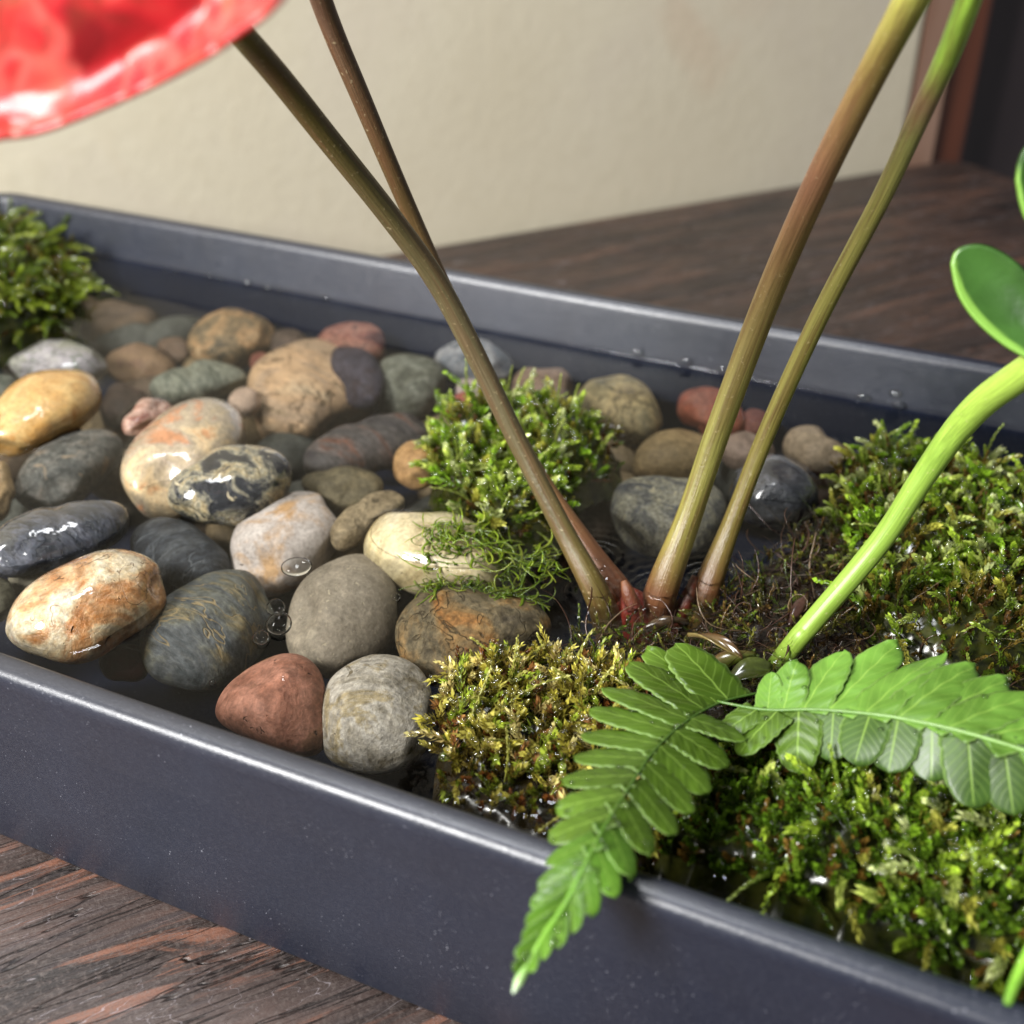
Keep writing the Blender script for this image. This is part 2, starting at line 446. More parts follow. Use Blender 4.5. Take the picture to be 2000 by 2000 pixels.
PEB_V = []           # vertices+faces for the waterline search
def pebble(poly, top, mat, label, kz=0.85, sub=5, seed=1, lump=0.042, back=0.0):
    P = np.array(poly, float)
    x, y = P[:, 0], P[:, 1]; x2, y2 = np.roll(x, -1), np.roll(y, -1)
    cr = x * y2 - x2 * y; A = cr.sum() / 2
    c = np.array([((x + x2) * cr).sum(), ((y + y2) * cr).sum()]) / (6 * A)
    zc = ZW + top - 0.9
    for _ in range(4):
        C3 = PZ(c[0], c[1], zc)
        wv = C3 - CAM; D = np.linalg.norm(wv); wv /= D
        u = np.array([1.0, 0, 0]); u -= wv * u.dot(wv); u /= np.linalg.norm(u); v = np.cross(u, wv)
        if v[2] < 0: v = -v
        Q = []
        for px, py in P:
            r = ray(px, py); t = (C3 - CAM).dot(wv) / r.dot(wv); q = CAM + r * t - C3
            Q.append((q.dot(u), q.dot(v)))
        Q = np.array(Q)
        # dense outline
        ph = np.arctan2(Q[:, 1], Q[:, 0]); rad = np.hypot(Q[:, 0], Q[:, 1]); o = np.argsort(ph)
        g = np.linspace(-np.pi, np.pi, 181)[:-1]
        # straight-edge interpolation then smoothing
        pp, rrr = ph[o], rad[o]
        pe_ = np.concatenate([[pp[-1] - 2 * np.pi], pp, [pp[0] + 2 * np.pi]]); re_ = np.concatenate([[rrr[-1]], rrr, [rrr[0]]])
        R = np.interp(g, pe_, re_)
        k = np.exp(-0.5 * (np.arange(-20, 21) / 5.0) ** 2); k /= k.sum()
        R = np.convolve(np.concatenate([R[-20:], R, R[:20]]), k, 'valid')
        X, Y = R * np.cos(g), R * np.sin(g)
        wgt = R ** 4
        dA = R ** 2; mx, my = 0, 0
        cov = np.array([[(wgt * np.cos(g) ** 2).sum(), (wgt * np.cos(g) * np.sin(g)).sum()], [0, (wgt * np.sin(g) ** 2).sum()]])
        cov[1, 0] = cov[0, 1]; cov = cov / 4 / (dA.sum() / 2)
        E = cov * 4
        ev = np.linalg.eigvalsh(E)
        kk = kz
        Ph = np.array([u[:2], v[:2]]); pz = np.array([u[2], v[2]]); Pi = np.linalg.inv(Ph)
        while True:
            rz = kk * math.sqrt(ev[0])
            Am = Pi @ (E - rz * rz * np.outer(pz, pz)) @ Pi.T
            if np.linalg.eigvalsh(Am)[0] > (0.6 * rz) ** 2 or kk < 0.3: break
            kk *= 0.93
        zc = ZW + top - rz
    M = np.zeros((3, 3)); M[:2, :2] = Am; M[2, 2] = rz * rz
    e, U = np.linalg.eigh(M); Lm = U @ np.diag(np.sqrt(np.maximum(e, 1e-4))) @ U.T
    N, Fc = ICO[sub]
    f = 1 + smooth_noise(N, seed, 2.2, lump) + smooth_noise(N, seed + 99, 5.5, lump * 0.3)
    Rq = np.array(Matrix.Rotation(seed * 1.7, 3, 'Z') @ Matrix.Rotation(seed * .9, 3, 'X')); Nr = N @ Rq.T
    bx = (np.abs(Nr) ** 2.35).sum(1) ** (-1 / 2.35); f = f * (bx / bx.mean())
    rf = np.random.default_rng(seed + 5)
    for _ in range(5):
        dn = rf.normal(size=3); dn /= np.linalg.norm(dn); q = N @ dn; cf = rf.uniform(.80, .92)
        over = np.clip((q - cf) / (1 - cf), 0, 1); f = f * (1 - over * (1 - cf / np.maximum(q, cf)) * .9)
    X3 = (N * f[:, None]) @ Lm.T
    a, b, cc = X3 @ u, X3 @ v, X3 @ wv
    phi = np.arctan2(b, a)
    Ei = np.linalg.inv(E)
    re2 = 1 / np.sqrt(Ei[0, 0] * np.cos(g) ** 2 + 2 * Ei[0, 1] * np.cos(g) * np.sin(g) + Ei[1, 1] * np.sin(g) ** 2)
    G = np.clip(R / re2, 0.7, 1.4)
    gs = np.interp(phi, np.concatenate([g, [np.pi]]), np.concatenate([G, [G[0]]]))
    a, b = a * gs, b * gs
    W3 = C3 + np.outer(a, u) + np.outer(b, v) + np.outer(cc, wv)
    o = mesh_obj("pebble", W3, Fc, mat, origin=C3)
    tag(o, label, "pebble", "pebbles in the water tray")
    PEB_V.append((W3, Fc))
    return o
#PEBBLES#
def Q(s):  # "x,y x,y" -> list
    return [tuple(float(a) for a in p.split(',')) for p in s.split()]
PB = [
# far ones first: (outline, top above water, material kwargs, label)
("120,602 150,585 187,584 203,600 180,618 140,616", -0.9, dict(cols=['6B5A4A', '8A7564'], fine=.15), "small dull brown sunken pebble beside the dark moss in the far left corner", {}),
("150,622 180,600 235,590 285,598 307,622 300,655 268,676 210,684 165,665", -0.9, dict(cols=['6E5A45', '7C6650', '66564A'], scale=.5, fine=.12), "large dull brown sunken pebble next to the far left moss", {}),
("211,695 235,681 290,678 326,693 343,714 335,738 300,757 250,757 215,740", -0.7, dict(cols=['7B6250', '82694F', '77594C'], scale=.5, fine=.12), "flat pinkish brown sunken pebble in front of the large dull brown one", {}),
("300,675 330,660 368,668 372,700 350,715 322,695", -1.0, dict(cols=['5A4A3E', '6C5848'], fine=.12), "small dark brown sunken pebble behind the grey green flat one", {}),
("13,718 31,690 65,671 110,664 158,669 196,686 208,712 200,740 150,752 60,752 20,738", 0.3, dict(cols=['6F7063', '85847C', '8D888C', '5E6356'], scale=1.0, fine=.25, wet=.1), "grey wet pebble with a bright glint just below the far left moss", dict(kz=.8)),
("-22,735 10,732 36,745 32,772 0,788 -22,782", -0.1, dict(cols=['4C5148', '6C6F66'], fine=.3), "dark green grey pebble cut by the left edge above the golden one", {}),
("368,662 385,630 420,614 482,610 520,622 541,646 525,682 490,707 430,717 380,705", -0.25, dict(cols=['4E4A40', '8A7658', 'B08C62', 'B89C76'], scale=1.1, fine=.35, speck=('3C3C34', .62, 2.2)), "mottled olive and ochre pebble near the far wall of the tray", {}),
("520,665 550,645 590,652 610,670 590,695 540,705 520,690", -0.9, dict(cols=['4C4038', '67564A'], fine=.2), "small dark brown pebble between the olive mottled one and the red brown one", {}),
("610,668 625,650 662,637 700,631 737,640 753,665 757,697 735,712 700,700 655,690", -0.03, dict(cols=['5C3B36', '8A5A4C', 'A07262', '5A4340'], scale=1.4, fine=.3, wet=.2), "red brown pebble behind the big tan one, against the far wall", {}),
("845,700 860,678 890,664 932,664 975,680 1005,706 1008,728 980,745 940,752 900,748 862,730", -0.1, dict(cols=['5D636A', '7A7E84', 'A09F9F', '62676C'], scale=1.0, fine=.3), "blue grey pebble with a pale blotch, behind the left red stalk", {}),
("995,750 1010,727 1050,715 1090,716 1115,735 1123,765 1105,800 1080,818 1030,812 1000,788", -0.15, dict(cols=['6A584C', '87705E', '8F7A6A'], scale=.9, fine=.2), "dull pinkish brown pebble behind the middle moss clump", {}),
("1117,778 1135,752 1180,738 1230,738 1262,758 1277,790 1292,822 1294,850 1262,868 1220,862 1180,842 1140,812 1120,797", -0.1, dict(cols=['6E6750', '8E8260', 'A59369', '76694F'], scale=.9, fine=.3, vein=('4A4434', .03, 1.1)), "large olive tan pebble right behind the middle moss clump", {}),
("1320,792 1330,765 1360,756 1400,761 1435,785 1452,812 1453,842 1430,864 1400,861 1362,842 1330,827", -0.15, dict(cols=['74402F', '96543E', '8E5C4A'], scale=.8, fine=.22), "orange red pebble near the far wall, left of the thick stalk", {}),
("1445,812 1475,800 1505,815 1512,845 1485,862 1450,858", -0.5, dict(cols=['6A3D33', '7E5145'], fine=.2), "small dark red pebble showing between the two right stalks near the far wall", {}),
("1530,862 1545,836 1580,832 1620,850 1648,882 1642,915 1600,925 1555,910 1532,890", -0.25, dict(cols=['85745F', 'A08E76', '94826A'], scale=.8, fine=.2), "beige pebble at the far wall right of the stalks, touching the right moss", {}),
("205,770 235,748 270,758 290,775 270,803 245,832 215,838 198,815", -0.6, dict(cols=['473C36', '5D4C42'], fine=.2), "dark brown sunken pebble right of the golden pebble", {}),
("275,757 310,736 365,720 430,711 475,720 491,737 470,757 420,772 360,784 310,782", -0.3, dict(cols=['55594C', '72766A', '868878', '5A5F52'], scale=.9, stretch=(.6, 2, 1.0), fine=.3), "flat grey green pebble in front of the olive mottled one", {}),
("487,705 500,690 525,695 520,720 495,725", -0.5, dict(cols=['6E4034', '865244'], fine=.2), "tiny reddish pebble wedged left of the big tan pebble", dict(sub=4)),
("445,778 470,758 500,762 507,800 480,815 452,800", -0.35, dict(cols=['A08A78', 'B8A08C'], fine=.15), "small pale pinkish pebble tucked behind the big tan pebble", {}),
("650,672 705,678 742,708 748,762 738,802 700,800 670,760", 0.0, dict(cols=['33303A', '4A4650', '3C3236'], scale=1.3, fine=.35, wet=.2), "dark purple grey pebble peeking out right of the big tan pebble", {}),
("743,705 775,696 817,697 850,711 868,736 867,768 855,802 820,817 770,820 742,802 736,750", -0.15, dict(cols=['4C4E44', '646558', '7A7C70', '585A4E'], scale=1.0, fine=.3), "grey green round pebble right of the big tan pebble", {}),
("875,790 895,770 932,774 952,792 942,822 905,832 878,822", -0.4, dict(cols=['8E4A3E', 'A85F50'], fine=.2), "small brick red pebble behind the tips of the middle moss", dict(sub=4)),
("885,762 925,742 965,765 955,790 908,785", -0.3, dict(cols=['9C8C88', 'B5A5A0'], fine=.2), "small pale pink pebble under the blue grey one", dict(sub=4)),
("487,762 492,730 515,700 560,675 607,664 652,671 697,689 727,720 739,760 736,792 715,812 665,832 610,857 560,873 525,869 503,842 497,800", -0.03, dict(cols=['9A8468', 'B0967A', 'C2A07A', 'C9B08E'], scale=.55, stretch=(.7, 1.6, .5), fine=.2, vein=('5A4A34', .02, 1.1), wet=.35, bump=.9), "biggest tan pebble with fine cracks, at the back of the pile", {}),
("-20,802 0,777 34,747 72,729 124,725 176,731 201,750 211,778 199,806 168,826 116,847 65,878 31,893 0,896 -18,888 -30,850", 0.85, dict(cols=['A87834', 'BC8E4C', 'C6A468', 'A87430'], scale=.6, fine=.12, pits=.9, wet=.10), "glossy golden yellow pebble at the left edge with a white glint", {}),
("235,842 255,805 275,780 296,774 316,782 338,792 330,812 290,834 262,852 240,852", 0.3, dict(cols=['6E3C30', '8E5E4C', 'B49484', '7A4A3C'], scale=1.6, fine=.25, wet=.1), "small red and white wet pebble beside the golden one", {}),
("578,915 592,885 640,855 700,830 760,811 822,806 852,818 857,836 835,862 800,892 740,912 680,926 620,933 588,931", -0.03, dict(cols=['3E3A3C', '54504E', '5E5450', '6A4636'], scale=.8, stretch=(.6, 1.8, .6), fine=.3, speck=('6E4430', .66, 1.2), wet=.2), "long dark slate pebble with a rust streak below the big tan one", {}),
("1235,907 1240,880 1270,855 1310,840 1347,838 1377,855 1392,882 1387,912 1370,932 1320,940 1270,940 1240,932", -0.15, dict(cols=['7E6C4C', '96805A', '8C7450'], scale=.8, fine=.2), "plain tan pebble between the middle moss and the thick stalk", {}),
("1400,872 1430,850 1480,850 1512,875 1502,905 1450,918 1410,903", -0.4, dict(cols=['8A7668', 'A08C7C'], fine=.2), "dull pink beige pebble seen between the two right stalks", {}),
("34,922 52,897 104,862 155,840 198,836 235,848 252,872 244,896 212,927 181,957 160,979 112,996 62,1000 36,980", 0.02, dict(cols=['4A4C4A', '62625E', '75726C', '85796A'], scale=1.2, fine=.4, speck=('8C7C68', .64, 1.6), vein=('383A38', .03, 1.6)), "rough grey pebble with pale flecks below the golden one", {}),
("-27,930 -5,900 12,904 22,935 19,980 6,1020 -22,1018", 0.1, dict(cols=['8A7352', 'A58C66'], fine=.2), "tan pebble sliver at the left edge beside the rough grey one", {}),
("230,927 237,895 262,862 300,828 345,792 390,775 432,777 472,800 487,832 484,872 462,905 425,945 400,985 360,1012 310,1016 275,1004 245,978 234,952", 0.7, dict(cols=['C08A5C', 'C9AE84', 'A8977A', '9E8E78', 'B07850'], scale=.6, fine=.16, wet=.12), "large peach and beige pebble with an orange end, under the black and white one", {}),
("768,902 785,870 812,860 845,870 855,920 832,952 795,954 772,932", -0.05, dict(cols=['A07A4C', 'B89060', 'A8834F'], fine=.15), "golden tan pebble half covered by the left side of the middle moss", {}),
("578,940 640,927 722,921 760,935 757,962 722,984 680,1004 660,1012 638,987 598,962", -0.35, dict(cols=['57503E', '71674E', '837556'], scale=.9, fine=.25), "olive brown pebble under the long dark slate one", {}),
("1190,982 1205,950 1260,938 1320,934 1372,940 1412,965 1427,1012 1402,1052 1350,1082 1290,1090 1250,1072 1210,1042 1190,1012", -0.1, dict(cols=['4E5054', '77766E', '97937F', '6A6A66'], scale=1.8, fine=.4, speck=('A59E84', .60, 2.2)), "grey and cream mottled pebble behind the thick stalk's foot", {}),
("1436,935 1470,900 1512,888 1552,905 1582,935 1602,972 1597,1002 1560,1024 1500,1028 1450,1012 1433,972", 0.45, dict(cols=['1C1E22', '34363A', '4A4B50'], scale=1.1, fine=.35, wet=.05), "dark glossy grey pebble with white glints right of the stalks", {}),
("320,975 333,935 370,900 407,880 452,871 512,874 552,890 577,915 572,945 547,977 512,1002 477,1020 430,1023 380,1014 338,1000", 0.85, dict(cols=['14161A', '2A2C30', '8C8670', 'A6946C', '35353A'], scale=1.5, fine=.5, speck=('B5A888', .60, 2.4), wet=.08, bump=1.0, dist=.7), "black, cream and ochre speckled pebble lying on the peach one", dict(lump=.045)),
("640,1062 662,1012 700,984 755,964 800,966 802,992 742,1012 716,1044 695,1068 672,1076", -0.25, dict(cols=['83745A', '9B8A6C', '74664E'], scale=1.0, fine=.3, vein=('4F4534', .03, 1.5)), "cracked beige pebble between the pinkish white and the cream ones", {}),
("-22,1057 0,1028 40,1008 110,991 180,978 232,979 264,995 270,1016 250,1047 200,1067 140,1092 70,1112 0,1127 -22,1110", 0.65, dict(cols=['1E2228', '343841', '4A4C55', '3E3E3C'], scale=1.3, stretch=(.6, 1.7, .4), fine=.4, wet=.09, bump=.8), "long black wet pebble with white glints at the left edge", {}),
("253,1062 265,1030 300,1012 347,1014 397,1034 432,1068 448,1102 442,1128 420,1145 380,1150 330,1138 290,1117 262,1092", -0.05, dict(cols=['26292E', '383C42', '4C4F52'], scale=1.2, stretch=(.7, 1.6, -.5), fine=.4, vein=('5C6064', .015, 1.0)), "dark charcoal oval pebble left of the pinkish white one", {}),
("448,1062 462,1030 500,995 545,965 590,957 632,968 662,1000 670,1037 657,1077 628,1108 602,1128 562,1153 520,1163 488,1153 460,1132 448,1097", -0.03, dict(cols=['B5A89A', 'C8BFB8', 'BDB2AA', 'B8946A'], scale=.5, fine=.12, pits=.9, wet=.18), "pinkish white pebble with a brown pit and a water blister", {}),
("690,1082 700,1045 730,1010 780,993 842,999 902,1014 952,1050 992,1090 1000,1132 962,1150 882,1156 820,1162 780,1142 730,1112 700,1100", 0.45, dict(cols=['8E7A50', 'B3A47C', 'C2B592', 'B5A27A'], scale=.5, fine=.12, pits=.6, wet=.12), "cream white pebble with green algae on its right half", {}),
("15,1127 60,1108 110,1102 150,1104 122,1122 82,1152 40,1167 22,1152", -0.5, dict(cols=['7E7866', 'A09A88'], fine=.2), "pale grey sunken pebble between the black one and the orange and white one", {}),
("-27,1130 5,1127 26,1150 28,1182 5,1210 -27,1214", -0.1, dict(cols=['4C4A3E', '66624F'], fine=.3), "olive grey pebble sliver at the left edge beside the orange and white one", {}),
("3,1237 15,1200 50,1160 100,1120 150,1094 200,1074 247,1069 287,1084 317,1120 329,1152 317,1182 287,1212 242,1242 200,1282 150,1295 100,1284 40,1265 8,1252", 0.95, dict(cols=['A0662F', 'B98B5C', 'C8B48E', 'D0C4AC', 'AA7440'], scale=.65, fine=.22, pits=.5, vein=('6E4A2C', .008, 1.0), wet=.09, bump=.7), "orange and white quartz pebble with a wet shine in the left front corner", {}),
("190,1292 225,1265 267,1262 292,1290 288,1322 240,1330 200,1318", -0.9, dict(cols=['260C0C', '3A1412'], fine=.2), "small dark red sunken pebble at the front wall", {}),
("267,1242 280,1210 320,1170 370,1140 430,1117 482,1117 517,1135 537,1165 537,1212 517,1262 482,1307 430,1334 380,1340 330,1327 285,1292 269,1267", -0.05, dict(cols=['444A4C', '56595A', '63645C', '7E7254'], scale=1.0, stretch=(.5, 1.9, .6), fine=.3, vein=('8E7C58', .012, .7)), "dark grey oval pebble with thin tan veins and bubbles on its right", {}),
("557,1252 562,1200 580,1150 610,1115 650,1090 697,1082 737,1095 767,1130 780,1180 777,1232 757,1277 720,1298 690,1312 650,1320 613,1302 573,1282", -0.03, dict(cols=['827867', '8E8474', '978C7A'], scale=.5, fine=.16, speck=('A59A84', .63, 7.0), bump=.6), "plain taupe pebble with sandpaper grain in the middle of the front row", {}),
("770,1262 775,1220 800,1180 840,1155 902,1147 962,1165 1042,1180 1087,1210 1092,1242 1062,1262 1005,1262 950,1292 905,1325 867,1342 838,1332 798,1302 776,1287", -0.05, dict(cols=['5E5443', '7B6E54', '95774C', 'A8733A'], scale=.9, fine=.35, vein=('463C2C', .018, 1.3), bump=.7), "brown and rust mottled pebble between the taupe one and the stalks", {}),
("414,1397 430,1360 470,1320 520,1289 577,1279 612,1295 630,1330 636,1380 634,1432 627,1480 580,1470 510,1444 450,1418 418,1410", -0.02, dict(cols=['744838', '8E5E4A', 'A5735F', '8A624A'], scale=.7, fine=.2, pits=.8, bump=.7), "salmon red pebble against the front wall", {}),
("626,1392 638,1345 665,1310 710,1287 762,1283 812,1300 842,1335 854,1382 851,1432 826,1478 786,1503 740,1512 690,1497 645,1477 631,1442", -0.05, dict(cols=['7E7460', 'A8A091', 'BDB6AA', 'A0906C', 'B4AC9E'], scale=.9, fine=.26, speck=('6E6450', .66, 1.3), pits=.9, bump=.8), "round whitish grey pebble with brown seams at the front wall", {}),
("862,1330 900,1300 960,1285 1010,1300 1010,1345 950,1370 885,1368", -0.3, dict(cols=['4C4A3A', '66624C'], fine=.3), "dark green grey pebble half buried in the yellow green front moss", {}),
]
random.seed(3)
for i, (poly, top, mk, lab, kw) in enumerate(PB):
    mk = dict(mk); m = pebble_mat("stone_" + "_".join(lab.split()[:3]).replace(',', ''), seed=i * 13 + 5, **mk)
    pts = Q(poly)
    big = max(p[0] for p in pts) - min(p[0] for p in pts)
    kw = dict(kw); kw.setdefault('sub', 5 if big > 110 else 4)
    pebble(pts, top, m, lab, seed=i * 7 + 3, **kw)
# the sunken bottom layer, seen only through the gaps
lower = [pebble_mat("sunken_stone_%s" % n_, cols=c_, fine=.2, seed=900 + k_) for k_, (n_, c_) in enumerate((("brown", ['4A3E34', '665646']), ("grey", ['3E403C', '5C5E58']), ("tan", ['6E5E46', '887658'])))]
LN = ["brown", "grey", "tan"]
N4, F4 = ICO[4]
def place_filler():
    cnt = 0
    for px, py in [(60, 700), (250, 665), (410, 735), (560, 700), (335, 655), (220, 840), (110, 790), (560, 890), (480, 850), (300, 780),
                   (760, 860), (880, 850), (980, 830), (1080, 850), (1200, 890), (1300, 900), (1420, 930), (1500, 960), (1620, 960),
                   (60, 1030), (230, 930), (360, 1050), (600, 1000), (460, 1040), (700, 1050), (850, 1010), (1000, 1000), (1120, 1010),
                   (250, 1170), (120, 1190), (430, 1170), (560, 1160), (670, 1110), (800, 1180), (950, 1170), (1180, 950), (30, 900), (1340, 1020), (900, 940), (650, 960)]:
        k = cnt % 3; cnt += 1
        C3 = PZ(px, py, ZW - 1.75 - rnd.random() * 0.35)
        R_ = Matrix.Rotation(rnd.uniform(0, 6), 3, 'Z') @ Matrix.Rotation(rnd.uniform(-.3, .3), 3, 'X')
        f = 1 + smooth_noise(N4, cnt, 2.0, .04)
        X = (N4 * f[:, None]) * np.array([rnd.uniform(1.0, 1.4), rnd.uniform(.8, 1.0), rnd.uniform(.55, .7)])
        X = X @ np.array(R_).T
        o = mesh_obj("pebble", X + C3, F4, lower[k], origin=C3)
        tag(o, "dim %s pebble of the sunken bottom layer, mostly hidden under the larger pebbles" % LN[k], "pebble", "%s pebbles of the sunken bottom layer" % LN[k])
place_filler()

# ------------------------------------------------------------------ tubes
def catmull(P, n):
    P = np.array(P, float); K = len(P)
    Pe = np.vstack([2 * P[0] - P[1], P, 2 * P[-1] - P[-2]])
    t = np.linspace(0, K - 1, n); i = np.minimum(t.astype(int), K - 2); f = (t - i)[:, None]
    p0, p1, p2, p3 = Pe[i], Pe[i + 1], Pe[i + 2], Pe[i + 3]
    return 0.5 * ((2 * p1) + (-p0 + p2) * f + (2 * p0 - 5 * p1 + 4 * p2 - p3) * f ** 2 + (-p0 + 3 * p1 - 3 * p2 + p3) * f ** 3)
def tube(path, radii, n=60, seg=20, flat=1.0, irr=0.0, seed=0, closed=True):
    C = catmull(path, n); R = catmull(np.array(radii, float)[:, None], n)[:, 0] if len(radii) == len(path) else np.interp(np.linspace(0, 1, n), np.linspace(0, 1, len(radii)), radii)
    T = np.gradient(C, axis=0); T /= np.linalg.norm(T, axis=1)[:, None]
    up = np.array([0.3, -0.9, 0.2]); V = []; uv = []; tt = []
    r = np.random.default_rng(seed); ph = r.uniform(0, 6, 4)
    for i in range(n):
        a = np.cross(T[i], up); a /= np.linalg.norm(a); b = np.cross(a, T[i]); up = b
        for j in range(seg):
            q = 2 * math.pi * j / seg
            k = 1 + irr * (math.sin(2 * q + ph[0] + i * .05) + .6 * math.sin(3 * q + ph[1] - i * .04) + .8 * math.sin(i * .25 + ph[2]))
            V.append(C[i] + (a * math.cos(q) * flat + b * math.sin(q)) * R[i] * k)
            uv.append((j / seg, i / n)); tt.append(i / (n - 1))
    Fc = [[i * seg + j, i * seg + (j + 1) % seg, (i + 1) * seg + (j + 1) % seg, (i + 1) * seg + j] for i in range(n - 1) for j in range(seg)]
    if closed:
        V.append(C[0]); V.append(C[-1]); uv += [(0, 0), (0, 1)]; tt += [0, 1]
        a_, b_ = len(V) - 2, len(V) - 1
        Fc += [[a_, (j + 1) % seg, j] for j in range(seg)] + [[b_, (n - 1) * seg + j, (n - 1) * seg + (j + 1) % seg] for j in range(seg)]
    return np.array(V), Fc, np.array(uv), np.array(tt)
def ramp_cols(t, stops):
    xs = [s[0] for s in stops]; cs = np.array([lin(s[1])[:3] for s in stops])
    return np.stack([np.interp(t, xs, cs[:, k]) for k in range(3)], 1)
def stem_mat(name, streak, rough=0.35, amt=0.55, bump=0.35, sc_=3.0):
    nt = NT(name)
    col = nt.n('Attribute', attribute_name='pigment').outputs[0]
    co = nt.coord(scale=(9, 7, 1), out='UV')
    n1 = nt.noise(co, sc_ * .35, 5, 0.6, 0.6)
    n1b = nt.noise(nt.coord(scale=(34, 14, 1), out='UV'), 1.0, 5, 0.3, 0.65)
    base = nt.coord(); n2 = nt.noise(base, 12, 4); n0 = nt.noise(base, 0.8, 3)
    c = nt.mix(nt.math('MULTIPLY', nt.mapr(n1, 0.42, 0.62), nt.mapr(n0, 0.3, 0.62, 0.25, amt * 1.3)), col, lin(streak))
    c = nt.mix(1.0, c, nt.ramp(n1b, [(0.3, (0.72,) * 3), (0.7, (1.25,) * 3)]), 'MULTIPLY')
    c = nt.mix(nt.mapr(n2, 0.62, 0.75, 0, 0.3), c, lin('C8B890'))
    nt.princ(Base_Color=c, Roughness=nt.mapr(n1b, 0.3, 0.7, rough - .06, rough + .1), Normal=nt.bump(nt.math('ADD', n1b, nt.math('MULTIPLY', n2, 0.4)), bump, 0.0006), Specular_IOR_Level=0.5)
    return nt.m
M_STALK = stem_mat("anthurium_stalk", '5E3E28', amt=.42)
M_GREEN = stem_mat("fresh_green_stalk", '9CBC4C', 0.34, 0.1, 0.12)
STEM_C = []   # water line centres for rings
def pxr(px_width, d):   # radius in cm of something that looks px_width wide at distance d
    return px_width / 2 * d / F
def stem(parent, pts, cols, mat, label=None, irr=0.02, seed=0, name="stalk", n=90):
    path = [PD(x, y, d) for x, y, d, w_ in pts]; rad = [.9 * pxr(w_, d * (ray(x, y).dot(ray(1000, 1000)) / np.linalg.norm(ray(x, y)))) for x, y, d, w_ in pts]
    V, Fc, uv, tt = tube(path, rad, n, 22, irr=irr, seed=seed)
    o = mesh_obj(name, V, Fc, mat, parent, uv=uv * np.array([1, 1]), attrs={'pigment': ramp_cols(tt, cols)})
    if label: tag(o, label)
    PEB_V.append((V, np.array([f[:3] for f in Fc])))
    C = catmull(path, 200); k = np.argmin(abs(C[:, 2] - ZW))
    if abs(C[k, 2] - ZW) < .1: STEM_C.append((C[k], rad[0]))
    return o
base = PZ(1240, 1215, 2.4)
fl = empty("anthurium_plant", base, "red anthurium with four brownish stalks rising from the water between the moss clumps", "plant")
# d of the foot on the water
stem(fl, [(1205, 1270, 27.0, 78), (1168, 1165, 25.9, 60), (1100, 1035, 25.9, 47), (1010, 860, 25.9, 45), (920, 675, 25.6, 46), (850, 545, 25.2, 49), (760, 420, 24.5, 52), (640, 270, 23.4, 54), (540, 145, 22.4, 56), (440, 30, 21.2, 58), (380, -50, 20.4, 60), (300, -95, 18.7, 60), (180, -118, 17.0, 60), (80, -114, 15.9, 58)],
     [(0, '3A2A14'), (.1, '54481F'), (.27, '5A5138'), (.43, '564D32'), (.56, '544824'), (.65, '524426'), (.70, '6E7028'), (1, '76803A')], M_STALK, "olive brown stalk rising to the red spathe", seed=1)
stem(fl, [(1268, 1255, 27.4, 64), (1215, 1160, 26.9, 54), (1160, 1085, 27.0, 44), (1072, 960, 27.2, 38), (1014, 860, 27.1, 36), (930, 690, 26.9, 36), (866, 560, 26.6, 37), (812, 440, 26.2, 39), (760, 320, 25.6, 41), (705, 190, 25.0, 44), (650, 60, 24.4, 48), (615, -40, 23.8, 52), (580, -180, 22.8, 54), (555, -380, 21.6, 56)],
     [(0, '5A2018'), (.1, '7A4A30'), (.25, '6A5030'), (.6, '544226'), (.8, '5E4636'), (1, '6A5244')], M_STALK, "thinner brown stalk crossing behind the first", seed=2)
stem(fl, [(1262, 1262, 27.2, 88), (1293, 1150, 26.0, 70), (1345, 1010, 25.8, 56), (1410, 820, 25.3, 56), (1500, 580, 24.2, 59), (1600, 350, 22.4, 64), (1710, 130, 21.0, 70), (1790, -20, 19.9, 78), (1830, -90, 19.4, 80), (1890, -240, 18.5, 84), (1930, -420, 17.6, 88)],
     [(0, '5A2014'), (.10, '5A3A22'), (.17, '7E7438'), (.28, '868242'), (.4, '7E6A40'), (.5, '845C44'), (.6, '7E6A3A'), (.7, '9C9A4A'), (1, 'A8AE54')], M_STALK, "thickest stalk, red brown turning olive at the top right", seed=3)
stem(fl, [(1352, 1262, 27.4, 78), (1378, 1160, 26.6, 62), (1430, 1020, 26.4, 42), (1500, 840, 25.9, 39), (1600, 620, 24.8, 40), (1720, 390, 23.4, 43), (1790, 240, 22.4, 48), (1850, 110, 21.2, 52), (1892, 0, 20.2, 56), (1925, -90, 19.5, 60), (1980, -250, 18.5, 64), (2020, -430, 17.6, 66)],
     [(0, '6A6420'), (.1, '50301A'), (.15, '6E5E2C'), (.29, '7E7638'), (.45, '8A8446'), (.53, '8C8850'), (.58, '96785A'), (.64, '9CC04A'), (1, 'A6D84E')], M_STALK, "slim olive stalk turning bright green at the top right", seed=4)
